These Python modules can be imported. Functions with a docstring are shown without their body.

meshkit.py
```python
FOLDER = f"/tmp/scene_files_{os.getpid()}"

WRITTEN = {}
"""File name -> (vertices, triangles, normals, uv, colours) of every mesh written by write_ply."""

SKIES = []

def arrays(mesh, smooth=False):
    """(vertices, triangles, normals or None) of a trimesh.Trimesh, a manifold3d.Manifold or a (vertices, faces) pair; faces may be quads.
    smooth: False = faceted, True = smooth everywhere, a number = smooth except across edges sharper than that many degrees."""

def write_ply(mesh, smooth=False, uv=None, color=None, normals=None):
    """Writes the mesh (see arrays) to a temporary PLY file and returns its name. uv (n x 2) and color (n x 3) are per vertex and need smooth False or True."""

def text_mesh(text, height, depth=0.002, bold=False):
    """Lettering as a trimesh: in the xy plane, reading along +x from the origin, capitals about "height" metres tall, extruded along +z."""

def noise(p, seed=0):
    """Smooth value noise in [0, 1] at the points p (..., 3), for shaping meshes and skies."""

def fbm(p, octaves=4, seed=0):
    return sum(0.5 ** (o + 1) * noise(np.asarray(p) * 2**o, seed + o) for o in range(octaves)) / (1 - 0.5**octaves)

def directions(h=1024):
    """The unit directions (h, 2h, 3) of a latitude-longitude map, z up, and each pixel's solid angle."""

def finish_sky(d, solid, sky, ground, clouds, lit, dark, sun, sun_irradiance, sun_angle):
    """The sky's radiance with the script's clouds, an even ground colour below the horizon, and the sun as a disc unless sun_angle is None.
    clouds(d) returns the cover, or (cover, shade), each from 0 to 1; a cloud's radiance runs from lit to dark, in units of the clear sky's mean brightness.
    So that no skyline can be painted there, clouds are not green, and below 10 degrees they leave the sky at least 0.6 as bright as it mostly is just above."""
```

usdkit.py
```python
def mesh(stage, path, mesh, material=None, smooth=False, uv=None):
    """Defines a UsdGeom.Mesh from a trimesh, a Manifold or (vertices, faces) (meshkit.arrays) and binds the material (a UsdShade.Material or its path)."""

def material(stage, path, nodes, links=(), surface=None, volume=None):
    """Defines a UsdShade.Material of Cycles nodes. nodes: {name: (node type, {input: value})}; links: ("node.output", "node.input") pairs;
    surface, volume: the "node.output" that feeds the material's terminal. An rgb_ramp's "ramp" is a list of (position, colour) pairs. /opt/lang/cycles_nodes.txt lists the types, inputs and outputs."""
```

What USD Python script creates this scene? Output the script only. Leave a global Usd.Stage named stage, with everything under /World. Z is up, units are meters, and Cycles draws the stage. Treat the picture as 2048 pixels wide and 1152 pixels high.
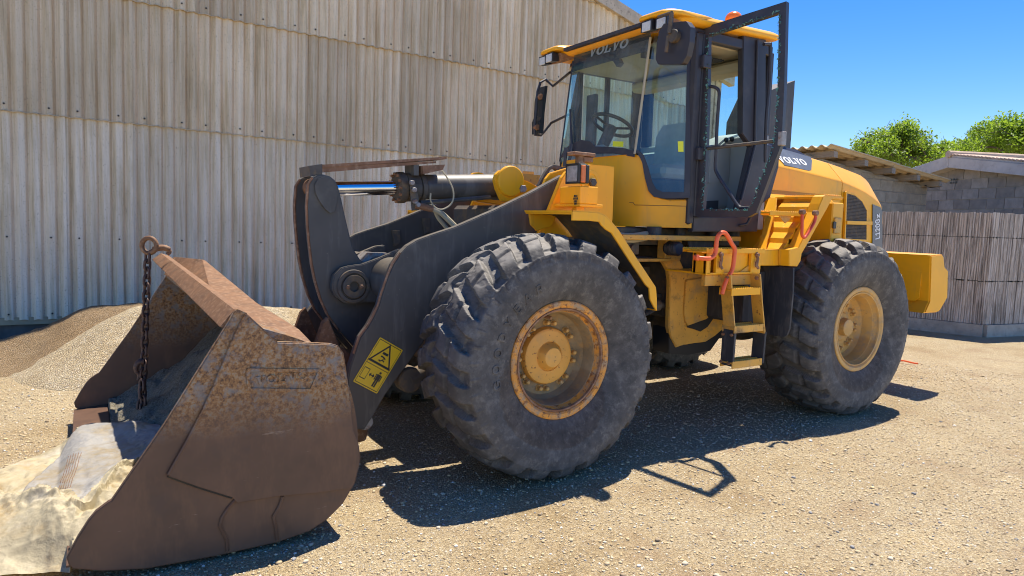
import math, random
import numpy as np, trimesh, manifold3d
import shapely.geometry as sg
from shapely import affinity, ops
import usdkit, meshkit
from pxr import Usd, UsdGeom, UsdLux, UsdShade, Gf, Sdf, Vt

stage = Usd.Stage.CreateInMemory()
UsdGeom.SetStageUpAxis(stage, UsdGeom.Tokens.z)
UsdGeom.SetStageMetersPerUnit(stage, 1.0)
UsdGeom.Xform.Define(stage, '/World')
UsdGeom.Scope.Define(stage, '/World/Looks')
rng = np.random.default_rng(7)
random.seed(7)
PI = math.pi

# ------------------------------------------------------------------ camera, sky, sun, exposure
CAM = np.array([-2.4713, -4.5833, 1.5841])
YAW, PIT, ROL = np.radians([32.307, -5.6125, 1.658])
FPX = 1355.3                                   # focal length in pixels of a 2048 wide picture
EXPOSURE = 0.98
SUN_DIR = np.array([.35, .17, 1.0]); SUN_DIR /= np.linalg.norm(SUN_DIR)
SKY_STRENGTH, SUN_INTENSITY = 0.09, 1.12
_d = np.array([math.sin(YAW) * math.cos(PIT), math.cos(YAW) * math.cos(PIT), math.sin(PIT)])
_r = np.array([math.cos(YAW), -math.sin(YAW), 0]); _u = np.cross(_r, _d)
CR = _r * math.cos(ROL) + _u * math.sin(ROL); CU = -_r * math.sin(ROL) + _u * math.cos(ROL)
cam = UsdGeom.Camera.Define(stage, '/World/camera')
cam.CreateHorizontalApertureAttr(36.0); cam.CreateVerticalApertureAttr(20.25)
cam.CreateFocalLengthAttr(36.0 * FPX / 2048)
cam.CreateClippingRangeAttr(Gf.Vec2f(0.05, 2000))
cam.CreateExposureAttr(EXPOSURE)
m4 = np.eye(4); m4[0, :3], m4[1, :3], m4[2, :3], m4[3, :3] = CR, CU, -_d, CAM
UsdGeom.Xformable(cam).AddTransformOp().Set(Gf.Matrix4d(m4.tolist()))
_el = math.asin(SUN_DIR[2]); _az = math.atan2(SUN_DIR[0], SUN_DIR[1])
dome = UsdLux.DomeLight.Define(stage, '/World/sky')
sky_m = usdkit.material(stage, '/World/Looks/sky', {
    's': ('sky_texture', {'sky_type': 'single_scattering', 'sun_disc': False, 'sun_elevation': _el, 'sun_rotation': _az,
                          'altitude': 10.0, 'air_density': 1.0, 'aerosol_density': 0.35, 'ozone_density': 4.0}),
    'h': ('hsv', {'hue': 0.512, 'saturation': 1.42, 'value': 1.0}),
    'b': ('background_shader', {'strength': SKY_STRENGTH})}, [('s.color', 'h.color'), ('h.color', 'b.color')], surface='b.background')
UsdShade.MaterialBindingAPI.Apply(dome.GetPrim()).Bind(sky_m)
dome.GetPrim().SetCustomDataByKey('kind', 'structure')
sun = UsdLux.DistantLight.Define(stage, '/World/sun')
sun.CreateIntensityAttr(SUN_INTENSITY); sun.CreateNormalizeAttr(True); sun.CreateAngleAttr(0.5); sun.CreateColorAttr(Gf.Vec3f(1.0, .94, .83))
zx = SUN_DIR; xx = np.cross([0, 1, 0], zx); xx /= np.linalg.norm(xx); yx = np.cross(zx, xx)
ms = np.eye(4); ms[0, :3], ms[1, :3], ms[2, :3] = xx, yx, zx
UsdGeom.Xformable(sun).AddTransformOp().Set(Gf.Matrix4d(ms.tolist()))

# ------------------------------------------------------------------ survey helpers: a sight line met with a real plane
def ray(x, y): return _d + CR * (x - 1024) / FPX - CU * (y - 576) / FPX
def at(q, ax, c):
    v = ray(*q); i = 'XYZ'.index(ax); t = (c - CAM[i]) / v[i]; return CAM + v * t
def atp(q, p0, n):
    v = ray(*q); t = np.dot(np.asarray(p0) - CAM, n) / np.dot(v, n); return CAM + v * t
ZR = {1: (0, 440, 1.618), 2: (560, 280, 1.987), 3: (1040, 0, 2.4), 4: (1040, 280, 2.303), 5: (1480, 180, 1.6937), 6: (960, 280, 5.237), 7: (1220, 420, 3.6), 8: (590, 290, 3.114),
      9: (1460, 360, 5.762), 10: (1100, 60, 3.2), 11: (0, 800, 3.2725), 12: (240, 460, 2.743), 13: (1360, 0, 2.504), 14: (1600, 200, 3.839), 15: (1740, 380, 3.6), 16: (0, 560, 4.8), 17: (560, 600, 3.841)}
def z(n, x, y): a, b, s = ZR[n]; return a + x / s, b + y / s
def xz(n, pts, Y):
    return [tuple(at(z(n, *q), 'Y', Y)[[0, 2]]) for q in pts]

# ------------------------------------------------------------------ scene helpers
def numbered(parent, name):
    if not stage.GetPrimAtPath(f'{parent}/{name}'): return f'{parent}/{name}'
    k = 1
    key = (parent, name)
    k = _last.get(key, 0) + 1
    while stage.GetPrimAtPath(f'{parent}/{name}_{k:03d}'): k += 1
    _last[key] = k
    return f'{parent}/{name}_{k:03d}'
_last = {}
def path_of(p): return p if isinstance(p, str) else str(p.GetPath())
def tag(p, label=None, cat=None, group=None, kind=None):
    p = p.GetPrim() if hasattr(p, 'GetPrim') else p
    for k, v in (('label', label), ('category', cat), ('group', group), ('kind', kind)):
        if v: p.SetCustomDataByKey(k, v)
    return p
def obj(name, mesh, mat, parent='/World', smooth=30, label=None, kind=None):
    if isinstance(mesh, (list,)): mesh = trimesh.util.concatenate([tm(x) for x in mesh])
    p = usdkit.mesh(stage, numbered(path_of(parent), name), mesh, M[mat] if isinstance(mat, str) else mat, smooth).GetPrim()
    return tag(p, label, kind=kind)
def xf(name, parent='/World', loc=None, rz=0, **kw):
    x = UsdGeom.Xform.Define(stage, numbered(path_of(parent), name))
    if loc is not None: x.AddTranslateOp().Set(Gf.Vec3d(*map(float, loc)))
    if rz: x.AddRotateZOp().Set(float(rz))
    return tag(x.GetPrim(), **kw)

# ------------------------------------------------------------------ mesh helpers
def tm(m):
    if isinstance(m, trimesh.Trimesh): return m
    if hasattr(m, 'to_mesh'):
        a = m.to_mesh(); return trimesh.Trimesh(a.vert_properties[:, :3], a.tri_verts, process=False)
    v, f = m
    f = np.asarray(f)
    if f.shape[1] == 4: f = np.vstack([f[:, [0, 1, 2]], f[:, [0, 2, 3]]])
    return trimesh.Trimesh(v, f, process=False)
def cat(l): return trimesh.util.concatenate([tm(x) for x in l])
def box(x0, x1, y0, y1, z0, z1, c=0.006):
    x0, x1 = sorted((x0, x1)); y0, y1 = sorted((y0, y1)); z0, z1 = sorted((z0, z1))
    c = min(c, (x1 - x0) * .3, (y1 - y0) * .3, (z1 - z0) * .3)
    if c <= 0: return trimesh.creation.box(bounds=[[x0, y0, z0], [x1, y1, z1]])
    p = []
    for sx in (0, 1):
        for sy in (0, 1):
            for sz in (0, 1):
                X, Y, Z = (x0, x1)[sx], (y0, y1)[sy], (z0, z1)[sz]
                dx, dy, dz = (c, -c)[sx], (c, -c)[sy], (c, -c)[sz]
                p += [(X, Y + dy, Z + dz), (X + dx, Y, Z + dz), (X + dx, Y + dy, Z)]
    return hull(p)
def hull(p): return tm(manifold3d.Manifold.hull_points(np.asarray(p, float)))
def plate(poly, y0, y1, c=0.004):
    """a plate cut to the outline poly (x, z), from y0 to y1, with broken edges"""
    g = poly if hasattr(poly, 'area') else sg.Polygon(poly)
    if not g.is_valid: g = g.buffer(0)
    y0, y1 = sorted((y0, y1))
    parts = []
    def ex(q, a, b):
        out = []
        for k in getattr(q, 'geoms', [q]):
            if k.area < 1e-6: continue
            m = trimesh.creation.extrude_polygon(k, b - a, engine='earcut'); v = m.vertices
            out.append(trimesh.Trimesh(np.stack([v[:, 0], a + v[:, 2], v[:, 1]], 1), m.faces[:, ::-1], process=False))
        return out
    if c and y1 - y0 > 3 * c:
        inn = g.buffer(-c, join_style=2)
        if not inn.is_empty:
            return cat(ex(g, y0 + c, y1 - c) + ex(inn, y0, y0 + c * .999) + ex(inn, y1 - c * .999, y1))
    return cat(ex(g, y0, y1))
def rounded(poly, r): return sg.Polygon(poly).buffer(-r).buffer(2 * r).buffer(-r)
def frame_of(t):
    t = t / np.linalg.norm(t); a = np.array([0, 0, 1.]) if abs(t[2]) < .9 else np.array([1., 0, 0])
    u = np.cross(a, t); u /= np.linalg.norm(u); return u, np.cross(t, u)
def spline(pts, n=8):
    p = np.asarray(pts, float)
    if len(p) < 3: return p
    e = np.vstack([2 * p[0] - p[1], p, 2 * p[-1] - p[-2]]); out = []
    for i in range(len(p) - 1):
        a, b, c_, d = e[i:i + 4]
        for t in np.linspace(0, 1, n, endpoint=False):
            out.append(.5 * ((2 * b) + (-a + c_) * t + (2 * a - 5 * b + 4 * c_ - d) * t * t + (-a + 3 * b - 3 * c_ + d) * t ** 3))
    return np.array(out + [p[-1]])
def tube(pts, r, n=10, sm=0, closed=False):
    p = spline(pts, sm) if sm else np.asarray(pts, float)
    k = len(p); t = np.gradient(p, axis=0) if not closed else np.roll(p, -1, 0) - np.roll(p, 1, 0)
    u, w = frame_of(t[0]); rings = []
    rr = np.broadcast_to(r, (k,))
    for i in range(k):
        ti = t[i] / np.linalg.norm(t[i]); u = u - ti * (u @ ti); u /= np.linalg.norm(u); w = np.cross(ti, u)
        a = np.linspace(0, 2 * PI, n, endpoint=False)
        rings.append(p[i] + rr[i] * (np.cos(a)[:, None] * u + np.sin(a)[:, None] * w))
    v = np.vstack(rings); f = []
    for i in range(k if closed else k - 1):
        j = (i + 1) % k
        for s in range(n):
            f.append([i * n + s, i * n + (s + 1) % n, j * n + (s + 1) % n, j * n + s])
    f = np.array(f); f = np.vstack([f[:, [0, 1, 2]], f[:, [0, 2, 3]]])
    if not closed:
        v = np.vstack([v, p[0], p[-1]]); a, b = len(v) - 2, len(v) - 1
        f = np.vstack([f, [[a, (s + 1) % n, s] for s in range(n)], [[b, (k - 1) * n + s, (k - 1) * n + (s + 1) % n] for s in range(n)]])
    return trimesh.Trimesh(v, f, process=False)
def cyl(p0, p1, r, n=24, c=.004):
    p0, p1 = np.asarray(p0, float), np.asarray(p1, float); L = np.linalg.norm(p1 - p0); t = (p1 - p0) / L; c = min(c, L * .3, r * .3)
    return tube([p0, p0 + t * c * .01, p0 + t * c, p1 - t * c, p1 - t * c * .01, p1], [0.001 + r - c, r - c, r, r, r - c, .001 + r - c], n)
def revY(profile, cx=0, cz=0, n=64, cy=0):
    """a profile of (y, radius) turned about the y direction"""
    q = np.asarray(profile, float); a = np.linspace(0, 2 * PI, n, endpoint=False)
    v = np.stack([cx + q[:, 1, None] * np.cos(a), cy + np.repeat(q[:, :1], n, 1), cz + q[:, 1, None] * np.sin(a)], -1).reshape(-1, 3); f = []
    for i in range(len(q) - 1):
        for s in range(n):
            t = (s + 1) % n; f.append([i * n + s, i * n + t, (i + 1) * n + t, (i + 1) * n + s])
    f = np.array(f); f = f[:, ::-1]
    return tm((v, f))
def flat_text(text, h, origin, right, up, depth=.003, bold=True, italic=0):
    m = meshkit.text_mesh(text, h, depth, bold); v = m.vertices.copy(); v[:, 0] += italic * v[:, 1]
    r_, u_ = np.array(right, float), np.array(up, float); r_ /= np.linalg.norm(r_); u_ /= np.linalg.norm(u_); n_ = np.cross(r_, u_)
    return trimesh.Trimesh(np.asarray(origin) + v[:, :1] * r_ + v[:, 1:2] * u_ + v[:, 2:] * n_, m.faces, process=False)
def slab_word(h):
    """the word VOLVO in slab-serif capitals as polygons of height h"""
    def V():
        return ops.unary_union([sg.Polygon([(.12, 1), (.36, 1), (.56, .3), (.72, 1), (.88, 1), (.60, 0), (.40, 0)]), sg.box(0, .86, .46, 1), sg.box(.62, .86, 1.0, 1)])
    def O():
        return sg.Point(0, 0).buffer(.5, 24).difference(affinity.scale(sg.Point(0, 0).buffer(.5, 24), .48, .62))
    def L():
        return ops.unary_union([sg.box(.1, 0, .34, 1), sg.box(0, .86, .46, 1), sg.box(0, 0, .86, .16), sg.box(.7, 0, .86, .4)])
    o = affinity.translate(affinity.scale(O(), 1.06, 1.04), .53, .5); x = 0; out = []
    for g, w in ((V(), 1.0), (o, 1.06), (L(), .9), (V(), 1.0), (o, 1.06)):
        out.append(affinity.translate(g, x, 0)); x += w + .07
    return affinity.scale(ops.unary_union(out), h, h, origin=(0, 0)), x * h
def put_poly(g, origin, right, up, depth=.003):
    r_, u_ = np.array(right, float), np.array(up, float); r_ /= np.linalg.norm(r_); u_ /= np.linalg.norm(u_); n_ = np.cross(r_, u_); out = []
    for k in getattr(g, 'geoms', [g]):
        m = trimesh.creation.extrude_polygon(k, depth, engine='earcut'); v = m.vertices
        out.append(trimesh.Trimesh(np.asarray(origin) + v[:, :1] * r_ + v[:, 1:2] * u_ + v[:, 2:] * n_, m.faces, process=False))
    return cat(out)
def slab(corners, t, out=None):
    """a thin solid on a (nearly flat) quad of 3D corners, t thick behind its face"""
    p = np.asarray(corners, float); n_ = np.cross(p[1] - p[0], p[2] - p[0]); n_ /= np.linalg.norm(n_)
    if out is not None and n_ @ np.asarray(out) < 0: n_ = -n_
    return hull(np.vstack([p, p - n_ * t]))
def grid_mesh(X, Y, Z):
    a, b = X.shape; v = np.stack([X, Y, Z], -1).reshape(-1, 3); i = np.arange(a * b).reshape(a, b)
    f = np.stack([i[:-1, :-1], i[1:, :-1], i[1:, 1:], i[:-1, 1:]], -1).reshape(-1, 4)
    return tm((v, f))
def mirror_y(m):
    m = tm(m); v = m.vertices.copy(); v[:, 1] *= -1; return trimesh.Trimesh(v, m.faces[:, ::-1], process=False)

# ------------------------------------------------------------------ materials
M = {}
def mat(name, base, rough=.5, metal=0.0, var=.12, vscale=3.0, spots=(), bump=.0, bscale=60.0, bdist=.004, bevel=0.0, rand=0.0, spec=None, coord='geometry', stretch=(1, 1, 1), topdust=None, extra=None):
    """principled paint with tone variation, spot layers (scale, low, high, colour, roughness), fine relief and worn edges"""
    n = {'g': ('geometry', {}), 'tc': ('texture_coordinate', {}), 'p': ('principled_bsdf', {'roughness': rough, 'metallic': metal})}
    L = []
    src = 'g.position' if coord == 'geometry' else 'tc.object'
    n['map'] = ('mapping', {'scale': stretch}); L.append((src, 'map.vector'))
    n['n0'] = ('noise_texture', {'scale': vscale, 'detail': 5.0, 'roughness': .6}); L.append(('map.vector', 'n0.vector'))
    b = np.asarray(base, float)
    n['r0'] = ('rgb_ramp', {'ramp': [(.3, tuple(b * (1 - var))), (.5, tuple(b)), (.7, tuple(np.minimum(b * (1 + var), 1)))]}); L.append(('n0.fac', 'r0.fac'))
    c = 'r0.color'; ro = None
    if rand:
        n['oi'] = ('object_info', {}); n['mr'] = ('map_range', {'from_min': 0.0, 'from_max': 1.0, 'to_min': 1 - rand, 'to_max': 1 + rand}); L.append(('oi.random', 'mr.value'))
        n['hs'] = ('hsv', {}); L += [('mr.result', 'hs.value'), (c, 'hs.color')]; c = 'hs.color'
    for i, s in enumerate(spots):
        sc, lo, hi, col, amt = s[:5]; st = s[5] if len(s) > 5 else None
        n[f'sn{i}'] = ('noise_texture', {'scale': sc, 'detail': 8.0, 'roughness': .68})
        if st is not None:
            n[f'sm{i}'] = ('mapping', {'scale': st, 'location': (3.1 * i, 1.7 * i, .9 * i)}); L += [(src, f'sm{i}.vector'), (f'sm{i}.vector', f'sn{i}.vector')]
        else:
            n[f'sm{i}'] = ('mapping', {'location': (5.3 * i + 1, 2.7 * i, 1.9 * i)}); L += [(src, f'sm{i}.vector'), (f'sm{i}.vector', f'sn{i}.vector')]
        n[f'sr{i}'] = ('map_range', {'from_min': lo, 'from_max': hi, 'to_min': 0.0, 'to_max': amt, 'clamp': True}); L.append((f'sn{i}.fac', f'sr{i}.value'))
        n[f'sx{i}'] = ('mix_color', {'b': col}); L += [(f'sr{i}.result', f'sx{i}.fac'), (c, f'sx{i}.a')]; c = f'sx{i}.result'
    if topdust:
        col, amt = topdust
        n['tn'] = ('separate_xyz', {}); L.append(('g.normal', 'tn.vector'))
        n['tm'] = ('map_range', {'from_min': .35, 'from_max': 1.0, 'to_min': 0.0, 'to_max': amt, 'clamp': True}); L.append(('tn.z', 'tm.value'))
        n['tq'] = ('noise_texture', {'scale': 25.0, 'detail': 4.0}); L.append((src, 'tq.vector'))
        n['tw'] = ('math', {'math_type': 'multiply'}); L += [('tm.result', 'tw.value1'), ('tq.fac', 'tw.value2')]
        n['tx'] = ('mix_color', {'b': col}); L += [('tw.value', 'tx.fac'), (c, 'tx.a')]; c = 'tx.result'
    if extra: c = extra(n, L, c, src)
    L.append((c, 'p.base_color'))
    if bevel: n['bv'] = ('bevel', {'radius': bevel, 'samples': 4})
    if bump:
        n['bn'] = ('noise_texture', {'scale': bscale, 'detail': 5.0, 'roughness': .65}); L.append(('map.vector', 'bn.vector'))
        n['bp'] = ('bump', {'strength': bump, 'distance': bdist}); L += [('bn.fac', 'bp.height'), ('bp.normal', 'p.normal')]
        if bevel: L.append(('bv.bevel', 'bp.normal'))
    elif bevel: L.append(('bv.bevel', 'p.normal'))
    if spec is not None: n['p'][1]['specular_ior_level'] = spec
    M[name] = usdkit.material(stage, '/World/Looks/' + name, n, L, surface='p.BSDF')
DUST = (.34, .27, .17)
RUST = (.20, .075, .022); RUSTD = (.075, .032, .018)
YEL = (.88, .40, .010)
mat('yellow_paint', YEL, .38, var=.07, vscale=1.6, spots=[(2.2, .50, .80, (.58, .30, .045), .5), (60., .68, .72, RUST, .85), (9., .64, .74, (.34, .20, .07), .55), (1., .56, .74, (.55, .29, .06), .55, (9., 9., 1.))], bump=.10, bscale=9., bdist=.01, bevel=.004, topdust=(DUST, .14), spec=.38)
mat('yellow_panel', YEL, .38, var=.07, vscale=1.6, spots=[(2.2, .50, .80, (.58, .30, .045), .5), (60., .68, .72, RUST, .85), (9., .64, .74, (.34, .20, .07), .55), (1., .56, .74, (.55, .29, .06), .55, (9., 9., 1.))], bump=.10, bscale=9., bdist=.01, topdust=(DUST, .14), spec=.38)
mat('yellow_worn', (.66, .33, .045), .5, var=.15, vscale=4., spots=[(5., .50, .66, (.30, .21, .11), .75), (30., .60, .66, RUST, .8), (3., .60, .72, (.03, .026, .022), .85)], bump=.15, bscale=20., bdist=.008, bevel=.004)
mat('rim_paint', (.66, .27, .035), .58, var=.2, vscale=6., spots=[(14., .46, .60, (.30, .23, .15), .85), (26., .53, .60, RUST, .9), (60., .62, .68, (.12, .045, .02), .9)], bump=.3, bscale=45., bdist=.006)
mat('rim_dust', (.27, .19, .10), .8, var=.25, vscale=9., spots=[(16., .52, .64, (.42, .23, .07), .6)], bump=.5, bscale=60., bdist=.006)
mat('hub_paint', (.70, .34, .06), .5, var=.1, vscale=5., spots=[(38., .60, .66, (.14, .05, .02), .9), (5., .55, .7, (.4, .26, .12), .5)], bump=.15, bscale=50.)
mat('rear_rim', (.56, .32, .09), .55, var=.15, vscale=5., spots=[(10., .48, .64, (.34, .25, .15), .8), (30., .64, .7, RUST, .6)], bump=.2, bscale=40.)
mat('dark_paint', (.066, .058, .050), .48, var=.18, vscale=3., spots=[(90., .70, .74, (.32, .27, .22), .8), (4., .55, .75, (.13, .115, .095), .55), (18., .70, .78, RUST, .8), (1.5, .52, .68, (.15, .135, .115), .6, (7., 7., .9)), (40., .64, .70, (.20, .17, .14), .5)], bump=.14, bscale=30., bevel=.005, topdust=(DUST, .5))
mat('rusty_edge', (.22, .105, .05), .75, var=.3, vscale=14., spots=[(20., .5, .62, (.36, .22, .13), .7)], bump=.3, bscale=60.)
mat('cab_dark', (.034, .030, .034), .42, var=.15, vscale=4., spots=[(6., .52, .75, (.10, .085, .075), .5)], bevel=.003, bump=.05, bscale=120.)
mat('black_rubber', (.028, .028, .031), .62, var=.25, vscale=5., spots=[(7., .5, .7, (.13, .115, .10), .6, (3, 3, .6))], bump=.15, bscale=60.)
mat('grease', (.012, .011, .010), .5, var=.3, bump=.3, bscale=50.)
mat('dirty_metal', (.085, .068, .052), .7, var=.3, vscale=8., spots=[(12., .5, .65, (.20, .12, .05), .7)], bump=.3, bscale=40., bevel=.003)
mat('steel_worn', (.30, .28, .26), .5, metal=.3, var=.3, vscale=12., spots=[(25., .5, .62, RUST, .7)], bump=.2, bscale=60.)
mat('chrome', (.82, .84, .88), .09, metal=1., var=.03)
mat('chain_iron', (.075, .042, .032), .62, metal=.25, var=.3, vscale=30., spots=[(40., .5, .62, (.16, .07, .035), .7)], bump=.3, bscale=120., bdist=.002)
def bucket_wear(n, L, c, src):
    # the lower part of a bucket is scoured by the gravel; the upper part keeps flaking paint and rust
    n['bx'] = ('separate_xyz', {}); L.append(('g.position', 'bx.vector'))
    n['bw'] = ('noise_texture', {'scale': 3.0, 'detail': 6.0}); L.append(('g.position', 'bw.vector'))
    n['ba'] = ('math', {'math_type': 'multiply_add', 'value2': .35}); L += [('bw.fac', 'ba.value1'), ('bx.z', 'ba.value3')]
    n['bm'] = ('map_range', {'from_min': .72, 'from_max': .98, 'clamp': True, 'to_min': 0.0, 'to_max': 1.0}); L.append(('ba.value', 'bm.value'))
    n['b1'] = ('noise_texture', {'scale': 62.0, 'detail': 8.0, 'roughness': .72}); L.append(('g.position', 'b1.vector'))
    n['b2'] = ('rgb_ramp', {'ramp': [(.36, (.05, .025, .015)), (.45, (.16, .070, .022)), (.53, (.28, .135, .042)), (.60, (.25, .195, .125)), (.70, (.18, .17, .15))]}); L.append(('b1.fac', 'b2.fac'))
    n['b3'] = ('noise_texture', {'scale': 15.0, 'detail': 8.0, 'roughness': .7}); L.append(('g.position', 'b3.vector'))
    n['b4'] = ('map_range', {'from_min': .50, 'from_max': .60, 'clamp': True, 'to_min': 0.0, 'to_max': .75}); L.append(('b3.fac', 'b4.value'))
    n['b5'] = ('mix_color', {'b': (.15, .145, .14)}); L += [('b4.result', 'b5.fac'), ('b2.color', 'b5.a')]
    n['b6'] = ('mix_color', {}); L += [('bm.result', 'b6.fac'), (c, 'b6.a'), ('b5.result', 'b6.b')]
    return 'b6.result'
mat('bucket_steel', (.088, .043, .024), .56, metal=.0, var=.25, vscale=3.5, spots=[(9., .50, .66, (.19, .095, .045), .30, (1, 1, .3)), (5., .54, .70, (.06, .034, .024), .6), (14., .66, .72, (.26, .19, .14), .5, (.35, 1., 1.6)), (70., .66, .72, (.05, .03, .025), .7)], bump=.16, bscale=50., bdist=.004, bevel=.004, extra=bucket_wear)
mat('bucket_rust', (.175, .080, .032), .72, var=.3, vscale=10., spots=[(40., .52, .60, (.29, .17, .09), .7), (14., .55, .68, (.07, .035, .022), .7), (90., .62, .68, (.45, .33, .24), .6)], bump=.35, bscale=70., bdist=.004, bevel=.004)
def tyre_dust(n, L, c, src):
    # scuffs run outwards from the rim on a tyre wall
    n['ys'] = ('separate_xyz', {}); L.append(('tc.object', 'ys.vector'))
    n['ya'] = ('math', {'math_type': 'arctan2'}); L += [('ys.x', 'ya.value1'), ('ys.z', 'ya.value2')]
    n['y1'] = ('math', {'math_type': 'multiply'}); L += [('ys.x', 'y1.value1'), ('ys.x', 'y1.value2')]
    n['y2'] = ('math', {'math_type': 'multiply_add'}); L += [('ys.z', 'y2.value1'), ('ys.z', 'y2.value2'), ('y1.value', 'y2.value3')]
    n['y3'] = ('math', {'math_type': 'sqrt'}); L.append(('y2.value', 'y3.value1'))
    n['y4'] = ('math', {'math_type': 'multiply', 'value2': 9.0}); L.append(('ya.value', 'y4.value1'))
    n['y5'] = ('math', {'math_type': 'multiply', 'value2': 14.0}); L.append(('y3.value', 'y5.value1'))
    n['yc'] = ('combine_xyz', {}); L += [('y4.value', 'yc.x'), ('y5.value', 'yc.y'), ('ys.y', 'yc.z')]
    n['yn'] = ('noise_texture', {'scale': 1.0, 'detail': 8.0, 'roughness': .72}); L.append(('yc.vector', 'yn.vector'))
    n['yr'] = ('map_range', {'from_min': .50, 'from_max': .66, 'to_min': 0., 'to_max': .42, 'clamp': True}); L.append(('yn.fac', 'yr.value'))
    n['yx'] = ('mix_color', {'b': (.20, .185, .165)}); L += [('yr.result', 'yx.fac'), (c, 'yx.a')]
    n['yd'] = ('map_range', {'from_min': .30, 'from_max': .44, 'to_min': .8, 'to_max': 0., 'clamp': True}); L.append(('yn.fac', 'yd.value'))
    n['yz'] = ('mix_color', {'b': (.022, .021, .021)}); L += [('yd.result', 'yz.fac'), ('yx.result', 'yz.a')]
    return 'yz.result'
mat('tyre_rubber', (.056, .051, .047), .74, var=.3, vscale=7., spots=[(4., .50, .66, (.12, .11, .10), .7), (22., .56, .68, (.19, .17, .145), .55), (2.2, .5, .7, (.085, .078, .072), .6), (60., .60, .70, (.025, .025, .027), .6)], bump=.35, bscale=55., bdist=.006, coord='object', topdust=((.34, .30, .25), .9), extra=tyre_dust)
mat('orange_tube', (.82, .13, .035), .42, var=.1, spots=[(30., .62, .68, (.55, .25, .15), .6)])
mat('red_tube', (.62, .075, .03), .42, var=.1)
M['glass_tint'] = usdkit.material(stage, '/World/Looks/glass_tint', {
    't': ('transparent_bsdf', {'color': (.73, .92, .90)}), 'gl': ('glossy_bsdf', {'roughness': .012, 'color': (.95, .98, 1.0)}),
    'd': ('diffuse_bsdf', {'color': (.50, .55, .53)}), 'g': ('geometry', {}),
    'dp': ('vector_math', {'math_type': 'dot_product'}), 'ab': ('math', {'math_type': 'absolute'}), 'om': ('math', {'math_type': 'subtract', 'value1': 1.0}),
    'pw': ('math', {'math_type': 'power', 'value2': 5.0}), 'fr': ('math', {'math_type': 'multiply_add', 'value2': .9, 'value3': .085}),
    'nz': ('noise_texture', {'scale': 5.0, 'detail': 6.0}), 'nr': ('map_range', {'from_min': .45, 'from_max': .75, 'to_min': .03, 'to_max': .12, 'clamp': True}),
    'm0': ('mix_closure', {}), 'm': ('mix_closure', {})},
    [('g.normal', 'dp.vector1'), ('g.incoming', 'dp.vector2'), ('dp.value', 'ab.value1'), ('ab.value', 'om.value2'), ('om.value', 'pw.value1'), ('pw.value', 'fr.value1'),
     ('g.position', 'nz.vector'), ('nz.fac', 'nr.value'), ('nr.result', 'm0.fac'), ('t.BSDF', 'm0.closure1'), ('d.BSDF', 'm0.closure2'), ('fr.value', 'm.fac'), ('m0.closure', 'm.closure1'), ('gl.BSDF', 'm.closure2')], surface='m.closure')
M['glass_dark'] = usdkit.material(stage, '/World/Looks/glass_dark', {'t': ('transparent_bsdf', {'color': (.22, .30, .36)}), 'd': ('diffuse_bsdf', {'color': (.03, .045, .07)}), 'm': ('mix_closure', {'fac': .4})}, [('t.BSDF', 'm.closure1'), ('d.BSDF', 'm.closure2')], surface='m.closure')
mat('glass_shard', (.10, .24, .22), .15, var=.4, vscale=60.)
mat('mirror_glass', (.8, .82, .85), .03, metal=1., var=.02)
mat('lens_clear', (.62, .62, .58), .12, var=.12, vscale=60., bump=.3, bscale=160., bdist=.003)
mat('lens_grey', (.30, .29, .28), .10, var=.3, vscale=25., bump=.3, bscale=160., bdist=.003)
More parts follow.
